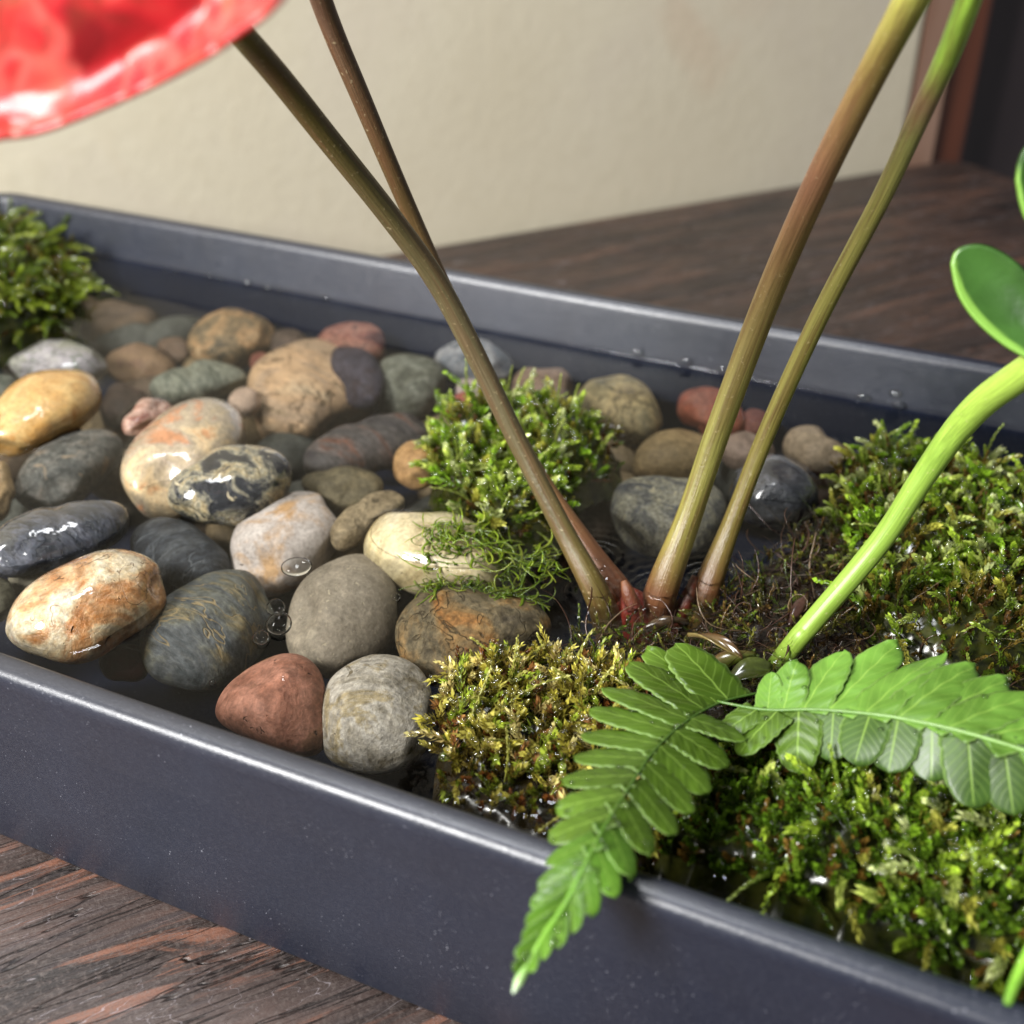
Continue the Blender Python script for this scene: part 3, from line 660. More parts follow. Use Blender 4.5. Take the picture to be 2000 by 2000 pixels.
# red foot of the crown: sheath between the stalks and a stubby bud
sh_pts = [(1252, 1300, 27.6, 130), (1246, 1235, 26.9, 112), (1238, 1185, 26.3, 72), (1222, 1150, 26.2, 24)]
V, Fc, uv, tt = tube([PD(x, y, d) for x, y, d, _ in sh_pts], [pxr(w_, d) for _, _, d, w_ in sh_pts], 30, 18, flat=1.0, irr=.05, seed=9)
tag(mesh_obj("sheath", V, Fc, M_STALK, fl, uv=uv, attrs={'pigment': ramp_cols(tt, [(0, '3E0A0A'), (.5, '8A1A16'), (1, '5A2418')])}), "crimson sheath at the foot of the stalks")
V, Fc, uv, tt = tube([PD(1240, 1190, 25.7), PD(1226, 1155, 25.6), PD(1218, 1134, 25.6)], [pxr(32, 25), pxr(26, 25), pxr(12, 25)], 18, 14, seed=3)
mesh_obj("bud", V, Fc, M_STALK, fl, uv=uv, attrs={'pigment': ramp_cols(tt, [(0, '4A1610'), (1, '6E4428')])})
# red link between thick stalk and slim stalk (under water)
V, Fc, uv, tt = tube([PD(1300, 1240, 26.9), PD(1340, 1175, 26.4), PD(1358, 1125, 26.4)], [pxr(50, 25), pxr(34, 25), pxr(14, 25)], 18, 14, seed=5)
mesh_obj("bract", V, Fc, M_STALK, fl, uv=uv, attrs={'pigment': ramp_cols(tt, [(0, '4E0F0C'), (1, '5A2A1A')])})

# spathe: a glossy wrinkled heart leaf close to the lens
def spathe():
    out = Q("-150,262 -60,290 0,276 60,268 120,250 200,218 280,182 350,148 420,108 480,66 530,28 570,-20 600,-110 580,-250 430,-380 120,-450 -280,-420 -460,-200 -420,60 -290,210")
    o = catmull(np.array([(x, y, 0) for x, y in out + out[:1]]), 121)[:-1, :2]
    cx, cy = 60, -110
    V = []; uv = []; K = 34
    for i in range(K + 1):
        r = i / K
        for j, (x, y) in enumerate(o):
            px, py = cx + (x - cx) * r, cy + (y - cy) * r
            a = math.atan2(y - cy, x - cx)
            d = 14.9 - .0032 * (px - 200) + .8 * r ** 2 - 1.0 * max(0, (r - 0.72) / 0.30) ** 2 * (0.8 + .2 * math.sin(a * 3 + .4))
            d += 0.03 * math.sin(a * 7 + r * 3) * r + 0.02 * math.sin(px * .02 + py * .016)
            V.append(PD(px, py, d)); uv.append((px / 1000, py / 1000))
    n = len(o)
    Fc = [[i * n + j, i * n + (j + 1) % n, (i + 1) * n + (j + 1) % n, (i + 1) * n + j] for i in range(1, K) for j in range(n)]
    Fc += [[0, n + (j + 1) % n, n + j] for j in range(n)][:]
    nt = NT("red_glossy_spathe")
    co = nt.coord()
    n1 = nt.noise(co, 1.1, 4, .6); vn = ridge(nt, co, 0.9, 0.08, 2, .3)
    c = nt.ramp(n1, [(0.30, lin('7E1418')), (0.44, lin('B82228')), (0.56, lin('BE3A34')), (0.70, lin('94583E'))])
    cell = nt.n('TexVoronoi', {'Vector': co, 'Scale': 1.5}).outputs[0]
    c = nt.mix(nt.math('MULTIPLY', vn, 0.35), c, lin('EE8070'))
    c = nt.mix(nt.mapr(nt.noise(co, 2.4, 3, .5), .5, .68, 0, .6), c, lin('7E2A1C'))
    nt.princ(Base_Color=c, Roughness=0.34, Specular_IOR_Level=0.40, Normal=nt.bump(nt.math('ADD', cell, nt.math('MULTIPLY', vn, -.8)), 0.25, 0.0012), Subsurface_Weight=0.0)
    # thin: let some light through
    b = [x for x in nt.t.nodes if x.type == 'BSDF_PRINCIPLED'][0]
    tl_ = nt.n('BsdfTranslucent', {'Color': c}); mx = nt.n('MixShader', {0: 0.12, 1: b.outputs[0], 2: tl_.outputs[0]})
    nt.t.links.new(mx.outputs[0], nt.out.inputs[0])
    s = mesh_obj("spathe", np.array(V), Fc, nt.m, fl, uv=uv)
    so = s.modifiers.new("thick", 'SOLIDIFY'); so.thickness = 0.0007
    tag(s, "glossy red heart shaped spathe hanging into the top left corner")
spathe()

# ------------------------------------------------------------------ bright green plant at the right
lp = empty("leafy_plant", PZ(1560, 1265, 2.6), "bright green bent stalk with oval leaves at the right edge", "plant")
stem(lp, [(1480, 1350, 25.8, 46), (1555, 1252, 24.8, 47), (1586, 1216, 24.7, 47), (1718, 1060, 24.3, 49), (1800, 936, 23.8, 53), (1846, 870, 23.4, 58), (1884, 822, 23.0, 62), (1930, 777, 22.4, 65), (2000, 728, 21.5, 69), (2080, 672, 20.5, 72), (2170, 590, 19.3, 74), (2260, 470, 18.4, 74), (2320, 300, 17.6, 72)],
     [(0, '5A7020'), (.15, '7E9A3C'), (.4, '84A440'), (.6, '9AB64C'), (1, 'A4C052')], M_GREEN, "bright green bent stalk", irr=.01, seed=6)
def leaf_mat(name, c1, c2, edge, rough=.3, trans=.25):
    nt = NT(name); co = nt.coord(); n1 = nt.noise(co, 1.2, 4, .4)
    c = nt.ramp(n1, [(0.3, lin(c1)), (0.7, lin(c2))])
    e = nt.n('Attribute', attribute_name='edge').outputs[2]
    c = nt.mix(e, c, lin(edge))
    p = nt.princ(Base_Color=c, Roughness=rough, Normal=nt.bump(nt.noise(co, 6, 4), 0.2, 0.0005))
    tl_ = nt.n('BsdfTranslucent', {'Color': c}); mx = nt.n('MixShader', {0: trans, 1: p.outputs[0], 2: tl_.outputs[0]})
    nt.t.links.new(mx.outputs[0], nt.out.inputs[0]); return nt.m
M_LEAF = leaf_mat("oval_leaf_green", '2C4C1C', '41692B', '86B44E')
def oval_leaf(out, c, dc, bowl, name, lab, tilt=(0, 0)):
    o = catmull(np.array([(x, y, 0) for x, y in out + out[:1]]), 73)[:-1, :2]; n = len(o); K = 16
    V = []; ed = []
    for i in range(K + 1):
        r = i / K
        for x, y in o:
            px, py = c[0] + (x - c[0]) * r, c[1] + (y - c[1]) * r
            d = dc - bowl * r ** 2.2 + tilt[0] * (px - c[0]) / 100 + tilt[1] * (py - c[1]) / 100
            V.append(PD(px, py, d))
            lowl = max(0, min(1, ((c[0] - x) * .75 + (y - c[1]) * .66) / 70))
            ed.append(max(0, min(1, (r - (1.0 - .24 * lowl)) / .06)))
    Fc = [[i * n + j, i * n + (j + 1) % n, (i + 1) * n + (j + 1) % n, (i + 1) * n + j] for i in range(1, K) for j in range(n)] + [[0, n + (j + 1) % n, n + j] for j in range(n)]
    s = mesh_obj(name, np.array(V), Fc, M_LEAF, lp, attrs={'edge': ed})
    so = s.modifiers.new("thick", 'SOLIDIFY'); so.thickness = 0.0009
    if lab: tag(s, lab)
oval_leaf(Q("1859,515 1866,494 1885,482 1920,481 1962,500 2002,535 2050,590 2085,650 2090,710 2060,728 2010,700 1957,668 1905,621 1872,570"), (1960, 580), 20.4, .12, "leaf", "cupped oval leaf with a pale edge")
stem(lp, [(2035, 430, 19.6, 16), (2060, 520, 19.9, 20), (2120, 610, 20.0, 24), (2150, 620, 19.6, 24)], [(0, "84A440"), (1, "9AB64C")], M_GREEN, None, seed=12, name="petiole", n=24)
oval_leaf(Q("1990,350 1996,310 2012,285 2050,290 2080,340 2080,400 2050,440 2015,435 1999,400"), (2035, 365), 19.4, .1, "leaf", "leaf just showing at the right edge")
nb = empty("green_shoot", PZ(1985, 1930, 4.4), "tiny bright green shoot at the front rim in the bottom right corner", "plant")
stem(nb, [(1968, 1960, 17.6, 20), (1980, 1925, 17.5, 24), (1995, 1890, 17.3, 24), (2012, 1850, 17.1, 16)], [(0, '4E7A22'), (1, '84BE3C')], M_GREEN, None, irr=.02, seed=8, n=24)

# ------------------------------------------------------------------ moss
def moss_mat(name):
    nt = NT(name)
    col = nt.n('Attribute', attribute_name='pigment').outputs[0]
    n2 = nt.noise(nt.coord(), 9, 3)
    c = nt.mix(1.0, col, nt.ramp(n2, [(0.3, (0.8,) * 3), (0.7, (1.2,) * 3)]), 'MULTIPLY')
    p = nt.princ(Base_Color=c, Roughness=0.2, Specular_IOR_Level=0.9)
    tl_ = nt.n('BsdfTranslucent', {'Color': c}); mx = nt.n('MixShader', {0: 0.42, 1: p.outputs[0], 2: tl_.outputs[0]})
    nt.t.links.new(mx.outputs[0], nt.out.inputs[0]); return nt.m
M_MOSS = moss_mat("wet_moss")
M_FIBRE = moss_mat("root_fibres")
def in_poly(px, py, poly):
    x, y = poly[:, 0], poly[:, 1]; c = False
    j = len(poly) - 1
    for i in range(len(poly)):
        if (y[i] > py) != (y[j] > py) and px < (x[j] - x[i]) * (py - y[i]) / (y[j] - y[i] + 1e-9) + x[i]: c = not c
        j = i
    return c
def edge_dist(P, poly):
    """distance of 2d points P to the polygon outline"""
    A = poly; B = np.roll(poly, -1, 0); d = np.full(len(P), 1e9)
    for a, b in zip(A, B):
        ab = b - a; t = np.clip(((P - a) @ ab) / (ab @ ab), 0, 1)
        d = np.minimum(d, np.linalg.norm(P - (a + t[:, None] * ab), axis=1))
    return d
class Bed:
    """a mossy mound: footprint polygon in photograph pixels laid on the water plane, with a dome height"""
    def __init__(s, poly, h, z0=ZW - .1, soft=1.2, seed=0, lumps=.35):
        s.px = np.array(Q(poly)); s.W = np.array([PZ(x, y, z0)[:2] for x, y in s.px])
        s.h, s.z0, s.soft, s.lumps = h, z0, soft, lumps
        s.r = np.random.default_rng(seed); s.k = s.r.normal(size=(6, 2)) * 1.6; s.p = s.r.uniform(0, 6, 6)
    def height(s, P):
        e = edge_dist(P, s.W)
        n = np.sin(P @ s.k.T + s.p).sum(1) / 6 ** .5
        return s.z0 + s.h * np.clip(1 - (1 - np.clip(e / s.soft, 0, 1)) ** 2, 0, 1) * (1 + s.lumps * n)
    def sample(s, n):
        lo, hi = s.W.min(0), s.W.max(0); out = []
        while len(out) < n:
            for p in s.r.uniform(lo, hi, (n, 2)):
                if in_poly(p[0], p[1], s.W):
                    out.append(p)
                    if len(out) >= n: break
        return np.array(out)
    def cushion(s, mat, parent, drop=.25, name="cushion", cols=('1E220C', '3A3416')):
        lo, hi = s.W.min(0), s.W.max(0); st = .16
        xs, ys = np.arange(lo[0], hi[0] + st, st), np.arange(lo[1], hi[1] + st, st)
        X, Y = np.meshgrid(xs, ys, indexing='ij'); P = np.stack([X.ravel(), Y.ravel()], 1)
        ins = np.array([in_poly(p[0], p[1], s.W) for p in P])
        z = s.height(P) - drop + s.r.normal(size=len(P)) * .07
        z[~ins] = s.z0 - .5; z = z - .5 * np.exp(-edge_dist(P, s.W) / .18)
        V = np.concatenate([P, z[:, None]], 1); ny = len(ys); nx = len(xs)
        idx = np.arange(len(P)).reshape(nx, ny)
        q = np.stack([idx[:-1, :-1], idx[1:, :-1], idx[1:, 1:], idx[:-1, 1:]], -1).reshape(-1, 4)
        q = q[ins[q].any(1)]
        used = np.unique(q); rem = -np.ones(len(P), int); rem[used] = np.arange(len(used))
        t = s.r.uniform(0, 1, len(used))
        o = mesh_obj(name, V[used], rem[q], mat, parent, attrs={'pigment': ramp_cols(t, [(0, cols[0]), (1, cols[1])])})
        return o
def sprigs(B, D, L, nl, ll, lw, cols, r, spread=.9, droop=.15, stemr=.018):
    """feathery moss shoots. B bases (N,3), D directions, L lengths, nl leaves per shoot, ll leaf length, lw leaf half width"""
    N = len(B)
    D = D / np.linalg.norm(D, axis=1)[:, None]
    side = np.cross(D, r.normal(size=(N, 3))); side /= np.linalg.norm(side, axis=1)[:, None]
    bend = side * L[:, None] * r.uniform(-.5, .5, (N, 1)) + np.array([0, 0, -1]) * L[:, None] * droop
    def at(t): return B[:, None] + D[:, None] * (L[:, None] * t)[..., None] + bend[:, None] * (t ** 2)[..., None]
    def tan(t): 
        q = D[:, None] * L[:, None, None] + 2 * bend[:, None] * t[..., None]; return q / np.linalg.norm(q, axis=-1, keepdims=True)
    t = np.linspace(.12, 1.0, nl)[None].repeat(N, 0) + r.uniform(-.01, .01, (N, nl))
    P = at(t); T = tan(t)
    a = r.uniform(0, 6.28, (N, 1)) + np.arange(nl)[None] * 2.4 + r.uniform(-.3, .3, (N, nl))
    s0 = side[:, None]; u = s0 - T * (s0 * T).sum(-1, keepdims=True); u /= np.linalg.norm(u, axis=-1, keepdims=True); v = np.cross(T, u)
    rad = u * np.cos(a)[..., None] + v * np.sin(a)[..., None]
    tz = np.clip(t, 0, 1)
    opn = spread * (1 - .55 * tz)                    # leaves close up toward the tip
    ld = T * np.cos(opn)[..., None] + rad * np.sin(opn)[..., None]
    lens = (ll[:, None] * (1 - .35 * tz) * r.uniform(.75, 1.25, (N, nl)))[..., None]
    wd = np.cross(ld, T); wd /= np.linalg.norm(wd, axis=-1, keepdims=True) + 1e-9
    wdt = (lw[:, None] * r.uniform(.8, 1.2, (N, nl)))[..., None]
    nrm = np.cross(wd, ld)
    mid = P + ld * lens * .45
    p0 = P; p1 = mid + wd * wdt - nrm * wdt * .3; p3 = mid - wd * wdt - nrm * wdt * .3; p2 = P + ld * lens + T * lens * .12; pm = mid + nrm * wdt * .15
    V = np.stack([p0, p1, pm, p3, p2], 2).reshape(-1, 3)
    k = np.arange(N * nl)[:, None] * 5
    F_ = np.concatenate([k + [0, 1, 2], k + [0, 2, 3], k + [1, 4, 2], k + [2, 4, 3]], 0)
    cb, ct = cols           # (N,3) colour at base and tip
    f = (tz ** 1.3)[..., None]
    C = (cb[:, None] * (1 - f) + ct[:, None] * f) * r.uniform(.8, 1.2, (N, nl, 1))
    C = C[:, :, None].repeat(5, 2).reshape(-1, 3)
    # stem as a 3 sided tube
    m = 5; ts = np.linspace(0, 1, m)[None].repeat(N, 0); Ps = at(ts); Ts = tan(ts)
    u = s0 - Ts * (s0 * Ts).sum(-1, keepdims=True); u /= np.linalg.norm(u, axis=-1, keepdims=True); v = np.cross(Ts, u)
    ring = []
    for j in range(3):
        q = 2 * math.pi * j / 3; ring.append(Ps + (u * math.cos(q) + v * math.sin(q)) * stemr)
    SV = np.stack(ring, 2).reshape(-1, 3); o = len(V)
    kk = (np.arange(N)[:, None, None] * (m * 3) + np.arange(m - 1)[None, :, None] * 3); fs = []
    for j in range(3):
        j2 = (j + 1) % 3
        fs.append(np.stack([kk + j, kk + j2, kk + 3 + j2], -1).reshape(-1, 3)); fs.append(np.stack([kk + j, kk + 3 + j2, kk + 3 + j], -1).reshape(-1, 3))
    SF = np.concatenate(fs) + o
    SC = (cb[:, None] * .8 + ct[:, None] * .2).repeat(m * 3, 1).reshape(-1, 3)
    return np.concatenate([V, SV]), np.concatenate([F_, SF]), np.concatenate([C, SC])
def colmix(r, n, table):
    """table of (base hex, tip hex, weight)"""
    w_ = np.array([t[2] for t in table], float); w_ /= w_.sum(); k = r.choice(len(table), n, p=w_)
    b = np.array([lin(t[0])[:3] for t in table])[k]; t_ = np.array([lin(t[1])[:3] for t in table])[k]
    j = r.uniform(.75, 1.25, (n, 1)); return b * j, t_ * j
def grow(bed, parent, n, L, table, name="shoots", up=1.0, lift=0.0, nl=26, ll=.13, lw=.028, spread=.95, lean=(0, 0, 0), sink=.12, weight=None, droop=.15):
    r = bed.r; P = bed.sample(n)
    if weight is not None:
        px = proj(np.concatenate([P, np.full((len(P), 1), bed.z0)], 1)); P = P[r.uniform(0, 1, len(P)) < weight(px)]
    n = len(P); z = bed.height(P)
    B = np.concatenate([P, (z - sink + lift)[:, None]], 1)
    e = .15; gx = (bed.height(P + [e, 0]) - z) / e; gy = (bed.height(P + [0, e]) - z) / e
    D = np.stack([-gx * .7, -gy * .7, np.full(n, up)], 1) + r.normal(size=(n, 3)) * .55 + np.array(lean)
    D[:, 2] = np.abs(D[:, 2]) * .9 + .1 * up
    Ls = L * r.uniform(.4, 1.0, n) * np.where(r.uniform(0, 1, n) < .25, 1.7, 1.05)
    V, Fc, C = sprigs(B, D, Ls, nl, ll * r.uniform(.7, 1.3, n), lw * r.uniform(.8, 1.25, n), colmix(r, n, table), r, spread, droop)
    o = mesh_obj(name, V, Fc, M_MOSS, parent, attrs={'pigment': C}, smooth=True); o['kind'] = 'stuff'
    MOSS_V.append(V)
    return o
MOSS_V = []
def strands(r, bases, length, rad, table, z=(0, .3), curl=1.0, n=12, flat=.25, up=.25):
    """curly root fibres / algae threads"""
    N = len(bases); Vs = []; Fs = []; Cs = []; off = 0
    cb, ct = colmix(r, N, table)
    d = r.normal(size=(N, 3)); d[:, 2] *= up; d /= np.linalg.norm(d, axis=1)[:, None]
    P = bases.copy(); pts = [P.copy()]
    ax = r.normal(size=(N, 3)); ax[:, 2] += 1.2 * np.sign(ax[:, 2]); ax /= np.linalg.norm(ax, axis=1)[:, None]
    rate = r.normal(size=N) * curl / n * 3.0
    Ls = length * r.uniform(.5, 1.5, N)
    for i in range(n):
        a = (rate * (1 + .6 * np.sin(i * .7 + ax[:, 0] * 9)))[:, None]
        d = d * np.cos(a) + np.cross(ax, d) * np.sin(a) + r.normal(size=(N, 3)) * .05
        d /= np.linalg.norm(d, axis=1)[:, None]; P = P + d * (Ls / n)[:, None]; pts.append(P.copy())
    pts = np.stack(pts, 1); T = np.gradient(pts, axis=1); T /= np.linalg.norm(T, axis=-1, keepdims=True)
    u = np.cross(T, np.array([0.1, .2, 1.])); u /= np.linalg.norm(u, axis=-1, keepdims=True) + 1e-9; v = np.cross(T, u)
    m = n + 1; taper = (1 - .7 * np.linspace(0, 1, m) ** 2)[None, :, None] * (rad * r.uniform(.6, 1.5, N))[:, None, None]
    rg = np.stack([pts + (u * math.cos(q) + v * math.sin(q) * flat) * taper for q in (0, 1.57, 3.14, 4.71)], 2)
    V = rg.reshape(-1, 3); kk = np.arange(N)[:, None, None] * (m * 4) + np.arange(n)[None, :, None] * 4
    Fc = np.concatenate([np.stack([kk + j, kk + (j + 1) % 4, kk + 4 + (j + 1) % 4, kk + 4 + j], -1).reshape(-1, 4) for j in range(4)])
    f = np.linspace(0, 1, m)[None, :, None]
    C = (cb[:, None] * (1 - f) + ct[:, None] * f)[:, :, None].repeat(4, 2).reshape(-1, 3)
    return V, Fc, C

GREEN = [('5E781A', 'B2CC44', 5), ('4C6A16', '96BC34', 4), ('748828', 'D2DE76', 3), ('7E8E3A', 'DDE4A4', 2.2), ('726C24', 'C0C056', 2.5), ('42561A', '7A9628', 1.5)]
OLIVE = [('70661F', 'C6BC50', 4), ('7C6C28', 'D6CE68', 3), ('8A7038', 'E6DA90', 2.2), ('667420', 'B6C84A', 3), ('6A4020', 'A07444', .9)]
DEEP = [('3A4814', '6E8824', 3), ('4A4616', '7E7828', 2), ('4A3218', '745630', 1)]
def clump(poly, h, label, seed, loc_px, soft=1.3, lumps=.35, z0=ZW - .1, cush=('2C360F', '4A4A1C')):
    b = Bed(poly, h, z0, soft, seed, lumps)
    e = empty("moss_clump", PZ(*loc_px, z0 - .3), label, "moss clump", "moss clumps in the tray")
    c = b.cushion(M_FIBRE, e, cols=cush); return b, e
# middle clump
b, e = clump("838,905 850,850 900,812 960,800 1040,790 1110,800 1170,830 1212,868 1205,915 1150,930 1105,960 1092,1010 1080,1040 1000,1040 930,1020 890,985 850,950", .42, "small bright green moss clump behind the left stalks, ringed by pebbles", 11, (1000, 930), soft=.9, lumps=.6)
wl_ = lambda p: np.clip((1160 - p[:, 0]) / 160, .15, 1)
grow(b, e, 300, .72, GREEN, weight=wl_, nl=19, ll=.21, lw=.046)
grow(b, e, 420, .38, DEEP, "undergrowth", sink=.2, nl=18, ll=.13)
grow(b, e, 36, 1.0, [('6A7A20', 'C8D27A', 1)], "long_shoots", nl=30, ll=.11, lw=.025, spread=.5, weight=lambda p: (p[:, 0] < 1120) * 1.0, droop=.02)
# right clump
b, e = clump("1640,905 1700,880 1790,885 1900,900 2010,935 2080,1000 2080,1330 1900,1330 1760,1270 1680,1230 1660,1130 1640,1050 1630,980", .46, "wide yellow green moss clump behind the bent green stalk, at the far wall", 12, (1840, 1080), soft=1.3)
grow(b, e, 430, .85, GREEN, nl=26, ll=.19, lw=.046, droop=.35, weight=lambda p: np.clip((1290 - p[:, 1]) / 160, .12, 1) * np.clip((p[:, 0] - 1600) / 120, .3, 1))
grow(b, e, 900, .42, DEEP + [('4A3A18', '7A6428', 3)], "undergrowth", sink=.2, nl=18, ll=.12)
grow(b, e, 60, .95, [('5E6E1E', 'BCCB6A', 1), ('5A6A20', 'A8BC50', 1)], "long_shoots", nl=34, ll=.12, lw=.03, spread=.5, droop=.3)
# front left yellow green clump
b, e = clump("850,1400 862,1350 900,1300 960,1268 1030,1272 1130,1292 1225,1305 1290,1325 1320,1400 1310,1560 1280,1695 1200,1668 1100,1632 1000,1598 900,1562 850,1535 856,1470", .22, "yellow green moss clump between the whitish pebble and the drooping fern frond", 13, (1020, 1400), soft=1.2, cush=('1E1A0A', '3A2E14'))
grow(b, e, 560, .58, OLIVE, nl=18, ll=.19, lw=.034, weight=lambda p: np.clip((1560 - p[:, 1] + (p[:, 0] - 950) * .3) / 120, .12, 1))
grow(b, e, 700, .36, [('3E3412', '7A6A28', 3), ('4A2A14', '7A4A22', 1), ('3A4012', '66701E', 2)], "undergrowth", sink=.15, nl=18, ll=.12)
grow(b, e, 26, .9, [('8A8A2C', 'D2D07A', 1)], "long_shoots", nl=30, ll=.12, lw=.03, spread=.5, droop=.0)
# front right clump
b, e = clump("1290,1560 1330,1480 1400,1450 1500,1440 1620,1430 1760,1440 1880,1460 2020,1500 2090,1600 2090,1900 1980,1925 1880,1880 1760,1825 1640,1775 1500,1725 1380,1690 1290,1655 1262,1610", .5, "large dark green moss clump along the front rim under the right fern frond", 14, (1660, 1640), soft=1.1, z0=ZW + .0)
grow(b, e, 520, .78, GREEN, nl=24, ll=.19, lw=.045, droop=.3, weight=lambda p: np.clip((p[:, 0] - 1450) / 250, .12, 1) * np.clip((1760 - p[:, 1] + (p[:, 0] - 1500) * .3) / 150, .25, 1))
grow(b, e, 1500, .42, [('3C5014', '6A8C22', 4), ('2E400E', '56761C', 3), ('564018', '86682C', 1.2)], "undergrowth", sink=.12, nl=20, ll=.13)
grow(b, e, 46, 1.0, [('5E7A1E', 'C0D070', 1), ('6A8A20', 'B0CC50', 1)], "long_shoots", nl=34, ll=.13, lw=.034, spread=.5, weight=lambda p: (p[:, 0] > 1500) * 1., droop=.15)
# far left clump
b, e = clump("-130,450 -40,455 60,470 120,500 150,560 140,610 90,640 20,660 -60,680 -140,690", 1.0, "dark green moss clump in the far left corner of the tray", 15, (20, 560), soft=1.4)
grow(b, e, 480, 1.15, [('4A5A14', '96A834', 3), ('34400E', '64782A', 3), ('5E6C1C', 'B0BC58', 1.5), ('4A4216', '7A7430', 2)], nl=30, ll=.26, lw=.04, spread=.8, droop=.45, lean=(.35, -.1, 0))
grow(b, e, 500, .6, DEEP, "undergrowth", sink=.2, nl=20, ll=.17)

# soil and root mat between the clumps
b = Bed("1090,1290 1130,1235 1190,1215 1290,1230 1370,1190 1440,1130 1520,1060 1600,1010 1660,1050 1700,1180 1760,1290 1900,1340 2060,1360 2080,1470 1900,1470 1700,1450 1500,1450 1340,1470 1250,1420 1150,1340", .12, ZW - .38, 1.2, 21, .6)
rt = empty("root_mat", PZ(1480, 1300, ZW - .8), "tangled brown root fibres and dead leaves around the foot of the stalks", "root mat")
b.cushion(M_FIBRE, rt, drop=.1, name="soil", cols=('1A1210', '35261C'))
P = b.sample(480); z = b.height(P)
V, Fc, C = strands(b.r, np.concatenate([P, (z + b.r.uniform(-.1, .22, len(P)))[:, None]], 1), 1.3, .018, [('3E2A20', '664A3A', 4), ('3A2620', '5C4034', 3), ('6E5A44', '9C8468', 1.2), ('2A3412', '56662A', .8)], curl=1.6)
o = mesh_obj("fibres", V, Fc, M_FIBRE, rt, attrs={'pigment': C}); o['kind'] = 'stuff'; MOSS_V.append(V)
P = b.sample(420); z = b.height(P)
o = grow(b, rt, 900, .42, [('4A4A1A', '868438', 3), ('4A3418', '7C6436', 1.5), ('40501A', '7A9030', 1.5)], "short_shoots", nl=16, ll=.1, lw=.02, sink=.0)
# dead leaf scraps
def scrap(px, py, z, L, wdt, ang, c1, c2, lab=None, twist=.8):
    L *= .8; wdt *= .7; z -= .08
    V = []; n = 14; C0 = PZ(px, py, z)
    a = math.radians(ang); d = np.array([math.cos(a), math.sin(a), .05]); s = np.array([-math.sin(a), math.cos(a), 0])
    for i in range(n + 1):
        t = i / n; wv_ = wdt * math.sin(math.pi * min(1, t * .96 + .02)) ** .8
        tw = twist * (t - .5) * 2
        for j in range(5):
            q = (j - 2) / 2
            V.append(C0 + d * L * (t - .5) + (s * math.cos(tw) + np.array([0, 0, 1]) * math.sin(tw)) * wv_ * q + np.array([0, 0, 1]) * (.18 * math.sin(t * 3.1) + .1 * q * q * (1 if twist > 0 else -1)))
    Fc = [[i * 5 + j, i * 5 + j + 1, (i + 1) * 5 + j + 1, (i + 1) * 5 + j] for i in range(n) for j in range(4)]
    cc = ramp_cols(np.tile(np.linspace(0, 1, 5), n + 1), [(0, c1), (1, c2)])
    o = mesh_obj("dead_leaf", np.array(V), Fc, M_FIBRE, rt, attrs={'pigment': cc}); so = o.modifiers.new('t', 'SOLIDIFY'); so.thickness = .0003
scrap(1395, 1268, ZW + .15, 1.6, .22, -40, '8A7A4A', '5A4026'); scrap(1428, 1290, ZW + .1, 1.3, .28, 20, '5E6A24', '8A6A4A', twist=-.6)
scrap(1560, 1190, ZW + .02, 1.5, .2, 60, '6A4A3C', '3A2622', twist=-1)
scrap(1460, 1330, ZW + .2, 1.5, .4, 30, '3A4418', '56602A'); scrap(1350, 1400, ZW + .15, 1.4, .25, 100, '5A3428', '7A5440')
scrap(1300, 1220, ZW - .1, 1.2, .18, 10, '4A3A2A', '6A5640', twist=-.8)

# submerged algae threads on the cream pebble and beyond
al = empty("algae", PZ(920, 1100, ZW - .3), "soft green algae threads trailing in the water right of the cream pebble", "algae")
def algae_z(P):
    Q_ = np.concatenate([v[v[:, 2] > ZW - .7] for v, _ in PEB_V[:len(PB)]])
    kd = kdtree.KDTree(len(Q_))
    for i, q in enumerate(Q_): kd.insert((q[0], q[1], 0), i)
    kd.balance(); z = []
    for p in P:
        c = [Q_[i][2] for _, i, d in kd.find_n((p[0], p[1], 0), 6) if d < .12]
        z.append(max(c) + .03 if c else ZW - .08)
    return np.array(z)
bb = Bed("815,1085 870,1050 960,1045 1060,1060 1090,1110 1060,1140 980,1150 890,1135 830,1150", .05, ZW + .02, .8, 31, .2)
P = bb.sample(420); px = proj(np.concatenate([P, np.full((len(P), 1), ZW)], 1)); zz = algae_z(P) + bb.r.uniform(.0, .05, len(P))
V, Fc, C = strands(bb.r, np.concatenate([P, zz[:, None]], 1), 0.6, .028, [('5E7A14', '98AE2C', 4), ('4A6614', '7E9A26', 3), ('6A7A20', 'A8B440', 1.5)], curl=1.1, up=.03)
o = mesh_obj("threads", V, Fc, M_FIBRE, al, attrs={'pigment': C}); o['kind'] = 'stuff'

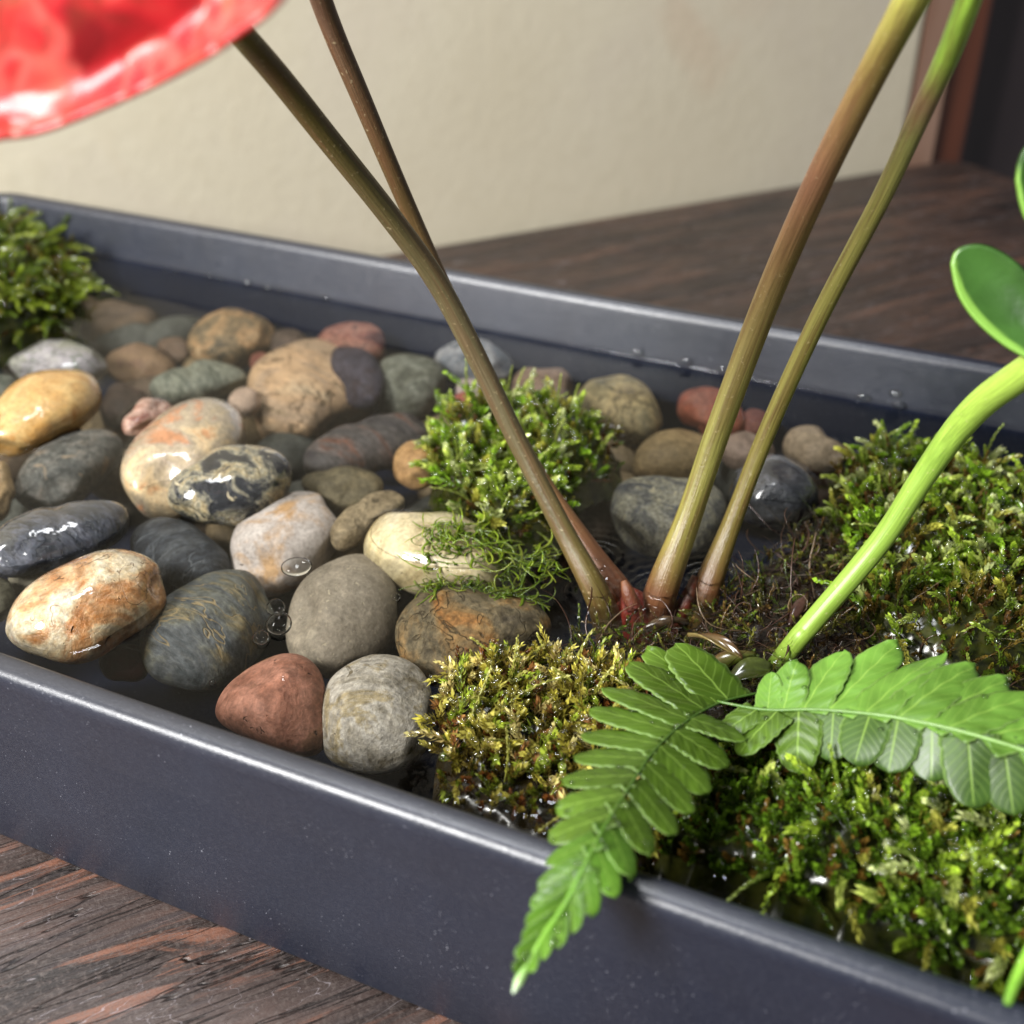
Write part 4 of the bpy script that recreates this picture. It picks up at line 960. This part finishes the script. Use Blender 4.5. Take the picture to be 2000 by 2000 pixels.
# ------------------------------------------------------------------ fern
M_FERN = None
def fern_mat():
    nt = NT("fern_leaf")
    uv = nt.n('TexCoord').outputs['UV']
    sx = nt.n('SeparateXYZ', {0: uv}); u, v = sx.outputs[0], sx.outputs[1]
    av = nt.math('ABSOLUTE', v); n0 = nt.noise(nt.coord(), 1.6, 2)
    # side veins slanting forward from the midrib
    ph = nt.math('SUBTRACT', nt.math('MULTIPLY', nt.math('ADD', u, nt.math('MULTIPLY', n0, .12)), 7.0), nt.math('MULTIPLY', av, 2.6))
    wv = nt.math('ABSOLUTE', nt.math('SUBTRACT', nt.math('FRACT', ph), 0.5))
    side = nt.mapr(wv, 0.0, 0.16, 1, 0); midr = nt.mapr(av, 0.0, 0.07, 1, 0)
    base = nt.coord(); n1 = nt.noise(base, 0.9, 4, .4); n2 = nt.noise(base, 9, 4)
    col = nt.n('Attribute', attribute_name='pigment').outputs[0]
    c = nt.mix(1.0, col, nt.ramp(n1, [(0.3, (0.6,) * 3), (0.7, (1.25,) * 3)]), 'MULTIPLY')
    c = nt.mix(nt.math('MAXIMUM', nt.math('MULTIPLY', midr, .45), nt.math('MULTIPLY', side, .13)), c, lin('A4C85C'))
    c = nt.mix(nt.mapr(av, .88, .99, 0, .35), c, lin('A8C878'))
    h = nt.math('ADD', nt.math('MULTIPLY', nt.math('MAXIMUM', midr, nt.math('MULTIPLY', side, .7)), -1.0), nt.math('MULTIPLY', n2, .6))
    p = nt.princ(Base_Color=c, Roughness=nt.mapr(n1, .3, .7, .24, .42), Specular_IOR_Level=.34, Normal=nt.bump(h, .07, .0005))
    tl_ = nt.n('BsdfTranslucent', {'Color': c}); mx = nt.n('MixShader', {0: 0.3, 1: p.outputs[0], 2: tl_.outputs[0]})
    nt.t.links.new(mx.outputs[0], nt.out.inputs[0]); return nt.m
M_FERN = fern_mat()
M_RACH = stem_mat("fern_midrib", '3E5A1C', .3, .4, .2)
fern = empty("fern", PZ(1412, 1385, ZW + .6), "bright green fern with one frond drooping over the front rim and one spreading right", "fern")
def leaflet(parent, B, T, along, W, col, cup=.035, sag=.07, lobes=5, side=1, pointed=1.0, rise=0.0, tooth=.12, rib=.03):
    nu, nv = 22, 10
    A = T - B; L = np.linalg.norm(A); a = A / L
    s = along - a * along.dot(a); s /= np.linalg.norm(s); n = np.cross(a, s)
    if n[2] < 0: n = -n
    V = []; uv = []
    r = rnd
    k1 = r.uniform(-.06, .06)
    for i in range(nu + 1):
        u = i / nu
        prof = (1 - u ** (3.6 * pointed)) ** .55 * (1.0 - .05 * u)
        q_ = (lobes * u * 1.3 + .3 * side) % 1.0; sc_ = 1 + tooth * (q_ ** .6 - .5) * (1 if u < .97 else .3)
        for j in range(nv + 1):
            v = (j / nv - .5) * 2
            wv_ = W * .5 * prof * (sc_ if abs(v) > .9 else 1 + (sc_ - 1) * abs(v) ** 3)
            # leaflets sweep forward a little
            skew = .10 * L * (1 - abs(v)) * 0
            p = B + a * (L * u) + s * (wv_ * v) + n * (-sag * L * u * u + rise * L * math.sin(math.pi * u) + cup * W * (v * v - .4) * -1 * (.4 + .6 * u) + k1 * L * u * v)
            p = p + n * (rib * W * math.sin(u * 26 - abs(v) * 5))
            V.append(p); uv.append((u, v))
    Fc = [[i * (nv + 1) + j, i * (nv + 1) + j + 1, (i + 1) * (nv + 1) + j + 1, (i + 1) * (nv + 1) + j] for i in range(nu) for j in range(nv)]
    c0, c1 = lin(col[0])[:3], lin(col[1])[:3]; f = np.repeat(np.linspace(0, 1, nu + 1), nv + 1)[:, None]
    jt = rnd.uniform(.88, 1.12)
    C = (np.array(c0) * (1 - f) + np.array(c1) * f) * jt
    o = mesh_obj("leaflet", np.array(V), Fc, M_FERN, parent, uv=np.array(uv), attrs={'pigment': C})
    so = o.modifiers.new("thick", 'SOLIDIFY'); so.thickness = .00022; so.offset = 0
    return o
def frond(rach, width, leaflets, name_label, cols):
    R3 = np.array([PZ(x, y, z) for x, y, z in rach])
    V, Fc, uv, tt = tube(R3 + [0, 0, 0.01 if rach is f1 else .025], width, 70, 10, irr=.03, seed=4)
    fr = mesh_obj("frond", V, Fc, M_RACH, fern, uv=uv, attrs={'pigment': ramp_cols(tt, [(0, '35501A'), (.5, '40601E'), (.75, '62902C'), (1, '76A436')] if rach is f1 else [(0, '456A22'), (1, '8AAE60')])})
    tag(fr, name_label)
    C = catmull(R3, 400); T = np.gradient(C, axis=0); T /= np.linalg.norm(T, axis=1)[:, None]; px = proj(C)
    for (bx, by, tx, ty, tz, w_, *opt) in leaflets:
        k = np.argmin(((px - [bx, by]) ** 2).sum(1))
        kw = opt[0] if opt else {}
        B = C[k] + np.array([0, 0, kw.pop('bz', 0)]); d = np.linalg.norm(B - CAM)
        Tp = PZ(tx, ty, B[2] + tz)
        leaflet(fr, B, Tp, T[k], w_ * d / F * kw.pop('ws', 1.25), kw.pop('col', cols), **kw)
    return fr
G1 = ('405A16', '567420')
f1 = [(1490, 1352, ZW + .85), (1410, 1372, ZW + 1.0), (1340, 1410, ZW + 1.35), (1277, 1468, ZW + 1.7), (1227, 1542, ZW + 2.0), (1188, 1604, ZW + 2.15), (1149, 1677, ZW + 2.2), (1107, 1763, ZW + 2.05), (1060, 1835, ZW + 1.85), (1014, 1916, ZW + 1.55)]
L1 = [(1420, 1366, 1322, 1250, .25, 92), (1400, 1375, 1266, 1256, .1, 62), (1375, 1390, 1232, 1284, .15, 76), (1345, 1410, 1178, 1334, .15, 62), (1315, 1432, 1153, 1376, .05, 60),
      (1290, 1455, 1135, 1426, -.05, 56), (1265, 1485, 1120, 1470, -.1, 56), (1245, 1518, 1097, 1516, -.1, 56), (1222, 1552, 1085, 1573, -.1, 58), (1196, 1592, 1070, 1631, -.12, 54),
      (1170, 1637, 1065, 1684, -.12, 44), (1148, 1680, 1050, 1733, -.1, 36), (1126, 1722, 1037, 1770, -.08, 32), (1105, 1762, 1027, 1803, -.06, 28), (1085, 1796, 1020, 1835, -.05, 26), (1060, 1835, 1008, 1868, -.04, 24), (1038, 1872, 1003, 1895, -.02, 20),
      (1350, 1405, 1462, 1440, -.05, 60), (1318, 1430, 1424, 1492, -.1, 74), (1290, 1460, 1386, 1543, -.12, 74), (1262, 1492, 1355, 1582, -.12, 56), (1238, 1528, 1322, 1625, -.15, 54), (1214, 1566, 1272, 1665, -.15, 56),
      (1188, 1606, 1234, 1712, -.15, 50), (1163, 1650, 1202, 1750, -.14, 44), (1140, 1695, 1155, 1787, -.12, 38), (1116, 1742, 1120, 1820, -.1, 32), (1095, 1782, 1090, 1850, -.08, 28), (1070, 1822, 1062, 1872, -.05, 24), (1046, 1860, 1038, 1898, -.03, 20)]
for i, l in enumerate(L1):
    if i >= 10 and i <= 16 or i >= 23:
        L1[i] = l + (dict(col=('4E7624', '64902E'), lobes=3, sag=.05),)
L1[0] = L1[0] + (dict(lobes=4, pointed=1.2),)
for i in range(len(L1)):
    kw_ = L1[i][6] if len(L1[i]) > 6 else {}
    L1[i] = L1[i][:6] + ({'tooth': .15, 'lobes': 6, 'rib': .010, 'pointed': 1.3, 'ws': 1.36, **kw_},)
frond(f1, [.022, .022, .022, .022, .022, .024, .03, .045, .055, .03], L1, "frond drooping over the front rim with a pale tip", G1)
# pale tip
tp = [PZ(1030, 1885, ZW + 1.66), PZ(1014, 1916, ZW + 1.55), PZ(1002, 1940, ZW + 1.45)]
V, Fc, uv, tt = tube(tp, [.07, .07, .02], 16, 12, seed=2)
tag(mesh_obj("frond_tip", V, Fc, M_RACH, fern, uv=uv, attrs={'pigment': ramp_cols(tt, [(0, '6C9832'), (.5, '9CC07A'), (1, 'D2E4CC')])}), "whitish tip of the drooping frond")
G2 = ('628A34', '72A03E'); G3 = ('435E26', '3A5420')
f2 = [(1400, 1372, ZW + 1.0), (1493, 1388, ZW + 1.15), (1594, 1388, ZW + 1.45), (1710, 1398, ZW + 1.75), (1788, 1411, ZW + 1.9), (1885, 1433, ZW + 2.05), (2000, 1468, ZW + 2.1), (2110, 1510, ZW + 2.1)]
L2 = [(1500, 1388, 1506, 1310, .3, 52, dict(lobes=3)), (1530, 1388, 1556, 1286, .35, 74, dict(lobes=3)), (1570, 1388, 1648, 1262, .35, 92, dict(lobes=5)), (1620, 1389, 1752, 1244, .35, 100, dict(pointed=.8)), (1690, 1396, 1845, 1262, .3, 92, dict(pointed=.7)),
      (1755, 1405, 1905, 1290, .28, 96, dict(pointed=.8)), (1800, 1413, 1968, 1316, .25, 92, dict(pointed=.75)), (1850, 1424, 2030, 1350, .2, 92), (1915, 1442, 2090, 1400, .15, 96), (1985, 1465, 2150, 1450, .1, 92),
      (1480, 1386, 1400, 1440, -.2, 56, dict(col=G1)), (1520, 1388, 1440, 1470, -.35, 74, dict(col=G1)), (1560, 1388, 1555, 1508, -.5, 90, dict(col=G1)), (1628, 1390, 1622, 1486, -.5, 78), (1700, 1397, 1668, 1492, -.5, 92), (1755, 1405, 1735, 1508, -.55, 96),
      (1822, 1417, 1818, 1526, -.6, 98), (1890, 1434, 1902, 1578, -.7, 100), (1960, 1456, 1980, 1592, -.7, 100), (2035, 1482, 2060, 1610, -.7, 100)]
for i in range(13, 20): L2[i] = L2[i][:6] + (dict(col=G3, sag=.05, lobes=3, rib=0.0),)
for i in range(len(L2)):
    kw_ = L2[i][6] if len(L2[i]) > 6 else {}
    L2[i] = L2[i][:6] + ({'rib': .016, 'ws': 1.02, 'rise': rnd.uniform(-.01, .03), **kw_},)
frond(f2, [.022, .026, .03, .032, .035, .035, .035, .035], L2, "broad frond spreading to the right edge", G2)
# fern stalk down into the roots
V, Fc, uv, tt = tube([PZ(1400, 1372, ZW + 1.0), PZ(1440, 1360, ZW + .6), PZ(1450, 1345, ZW + .1), PZ(1448, 1340, ZW - .4)], [.045, .06, .07, .07], 24, 10)
mesh_obj("stalk", V, Fc, M_RACH, fern, uv=uv, attrs={'pigment': ramp_cols(tt, [(0, '3C5A1A'), (1, '4A3A1E')])})

FERN_P = []
for fr_ in [o for o in bpy.data.objects if o.name.startswith('frond') and 'tip' not in o.name]:
    for lf in fr_.children:
        me = lf.data; co_ = np.zeros(len(me.vertices) * 3, np.float32); me.vertices.foreach_get('co', co_); FERN_P.append(co_.reshape(-1, 3)[::7] / S + ORI[fern.name])
FERN_P = np.concatenate(FERN_P)

# ------------------------------------------------------------------ water surface
def crossings(V, Fc, z, big=False):
    out = []
    for a, b in ((0, 1), (1, 2), (2, 0)):
        A, B = V[Fc[:, a]], V[Fc[:, b]]; da, db = A[:, 2] - z, B[:, 2] - z
        m = (da * db) < 0; t = (da[m] / (da[m] - db[m]))[:, None]; out.append(A[m] + (B[m] - A[m]) * t)
    return np.concatenate(out) if out else np.zeros((0, 3))
def water():
    step = .045; s0, s1 = S0 + .82, S1 - .8; t0, t1 = .80, TW - .77
    xs = np.arange(s0, s1, step); ys = np.linspace(t0, t1, int((t1 - t0) / step))
    A, Bq = np.meshgrid(xs, ys, indexing='ij'); P = O0[None] + A.ravel()[:, None] * EX + Bq.ravel()[:, None] * EY
    pts = [crossings(V, Fc, ZW) for V, Fc in PEB_V]; pts = np.concatenate([p for p in pts if len(p)])
    mv = np.concatenate(MOSS_V); mv = mv[abs(mv[:, 2] - ZW) < .05]; mv = mv[::2]
    def near(Q_, k):
        kd = kdtree.KDTree(len(Q_))
        for i, q in enumerate(Q_): kd.insert((q[0], q[1], 0), i)
        kd.balance(); return np.array([kd.find((p[0], p[1], 0))[2] for p in P])
    d1 = near(pts[::2], 1); d2 = near(mv, 1)
    z = np.full(len(P), ZW)
    z += .075 * np.exp(-d1 / .11)
    z += .032 * np.exp(-(d2 / .06)) 
    z += .13 * np.exp(-(TW - .77 - Bq.ravel()) / .13) + .07 * np.exp(-(Bq.ravel() - t0) / .1)
    near_m = .5 * np.exp(-(d2 / .35) ** 2)
    r = np.random.default_rng(5)
    for f_, a_ in ((1.2, .004), (2.6, .0022)):
        for _ in range(5):
            k = r.normal(size=2) * f_; z += a_ * np.sin(P[:, 0] * k[0] + P[:, 1] * k[1] + r.uniform(0, 6)) / 2.2
    for _ in range(10):
        k = r.normal(size=2) * 14; z += .006 * near_m * np.sin(P[:, 0] * k[0] + P[:, 1] * k[1] + r.uniform(0, 6))
    for c, rad in STEM_C:
        q = np.hypot(P[:, 0] - c[0], P[:, 1] - c[1]) - rad
        q = np.maximum(q, 0); z += .032 * np.cos(q * 2 * math.pi / .24) * np.exp(-q / .4) + .05 * np.exp(-q / .12) * (q < 1.6)
    V = np.concatenate([P[:, :2], z[:, None]], 1); nx, ny = len(xs), len(ys); idx = np.arange(len(P)).reshape(nx, ny)
    q = np.stack([idx[:-1, :-1], idx[1:, :-1], idx[1:, 1:], idx[:-1, 1:]], -1).reshape(-1, 4)
    o = mesh_obj("water", V, q, M_WATER); tag(o, kind='structure')
water()

# ------------------------------------------------------------------ bubbles and drops
def blob(name, at, rx, ry, rz, label, cat, group, mat=None, sub=2, parent=None, rot=0, seed=0):
    N, Fc = ICO[2 if sub == 2 else 4]
    X = N * (1 + smooth_noise(N, seed, 2, .05))[:, None] * np.array([rx, ry, rz]); R_ = np.array(Matrix.Rotation(rot, 3, 'Z'))
    o = mesh_obj(name, X @ R_.T + at, Fc, mat or (M_BUB if cat == "bubble" or "blister" in label else M_DROP), parent, origin=at)
    if parent is None: tag(o, label, cat, group)
    return o
for x, y, r_, lab in [(538, 1186, 19, "air bubble, upper of the three touching bubbles beside the dark grey oval pebble"), (543, 1219, 27, "largest of the three touching air bubbles beside the dark grey oval pebble"),
                      (509, 1245, 17, "air bubble, lowest of the three beside the dark grey oval pebble"), (774, 1166, 9, "tiny air bubble at the right shoulder of the taupe pebble"),
                      (414, 1333, 6, "tiny air bubble under the dark grey oval pebble near the front wall")]:
    r3 = pxr(r_ * 2, 24); blob("bubble", PZ(x, y, ZW + r3 * .25), r3, r3, r3 * .9, lab, "bubble", "air bubbles on the water", sub=4, seed=x)
blob("water_blister", PZ(578, 1108, ZW + .16),   .36, .30, .16, "oval clear water blister on the lower end of the pinkish white pebble", "water drop", None, sub=4, rot=.1)
# beads along the far wall
dl = empty("bead_dummy", (0, 0, 0), None, None) if False else None
wall_t = TW - .77
def on_far(x, y):
    r = ray(x, y); t = (tl(0, wall_t, 0) - CAM).dot(EY) / r.dot(EY); return CAM + r * t
for i, (x, y, rr_) in enumerate([(322, 529, 5), (345, 533, 6), (408, 541, 7), (428, 545, 6), (482, 553, 8), (520, 562, 9), (545, 567, 7), (638, 581, 8), (1245, 688, 9), (1340, 706, 9), (1412, 722, 8), (1440, 727, 7), (1686, 776, 8), (1756, 792, 9), (1748, 768, 7)]):
    p = on_far(x, y); r3 = pxr(rr_ * 2, 36)
    blob("water_bead", p, r3 * 1.5, r3 * .7, r3 * .9, "small clear water bead clinging to the far inner wall at the water line", "water drop", "water beads along the far inner wall", rot=math.radians(-24.5), seed=i)
# dew on moss and fern
def dew(parent, pts_list, rmin, rmax, name="dewdrops", seed=0):
    r = np.random.default_rng(seed); N, Fc = ICO[1]; Vs, Fs = [], []
    for k, p in enumerate(pts_list):
        q = r.uniform(rmin, rmax) * (1 if r.random() > .12 else 1.7); Vs.append(N * np.array([q * r.uniform(.8, 1.5), q * r.uniform(.8, 1.2), q * .8]) + p); Fs.append(Fc + k * len(N))
    o = mesh_obj(name, np.concatenate(Vs), np.concatenate(Fs), M_DROP, parent); o['kind'] = 'stuff'; return o
for e in [o for o in bpy.data.objects if o.type == 'EMPTY' and o.name.startswith('moss_clump')]:
    sh = [c for c in e.children if c.name.startswith('shoots')][0]; me = sh.data
    co = np.zeros(len(me.vertices) * 3, np.float32); me.vertices.foreach_get('co', co); co = co.reshape(-1, 3) / S + ORI[e.name]
    hi = co[co[:, 2] > np.percentile(co[:, 2], 45)]
    r = np.random.default_rng(4); dew(e, hi[r.choice(len(hi), 800, replace=False)] + [0, -.03, .03], .02, .05, seed=2)

r = np.random.default_rng(14)
dew(fern, FERN_P[r.choice(len(FERN_P), 70, replace=False)] + [0, 0, .02], .02, .05, seed=9)
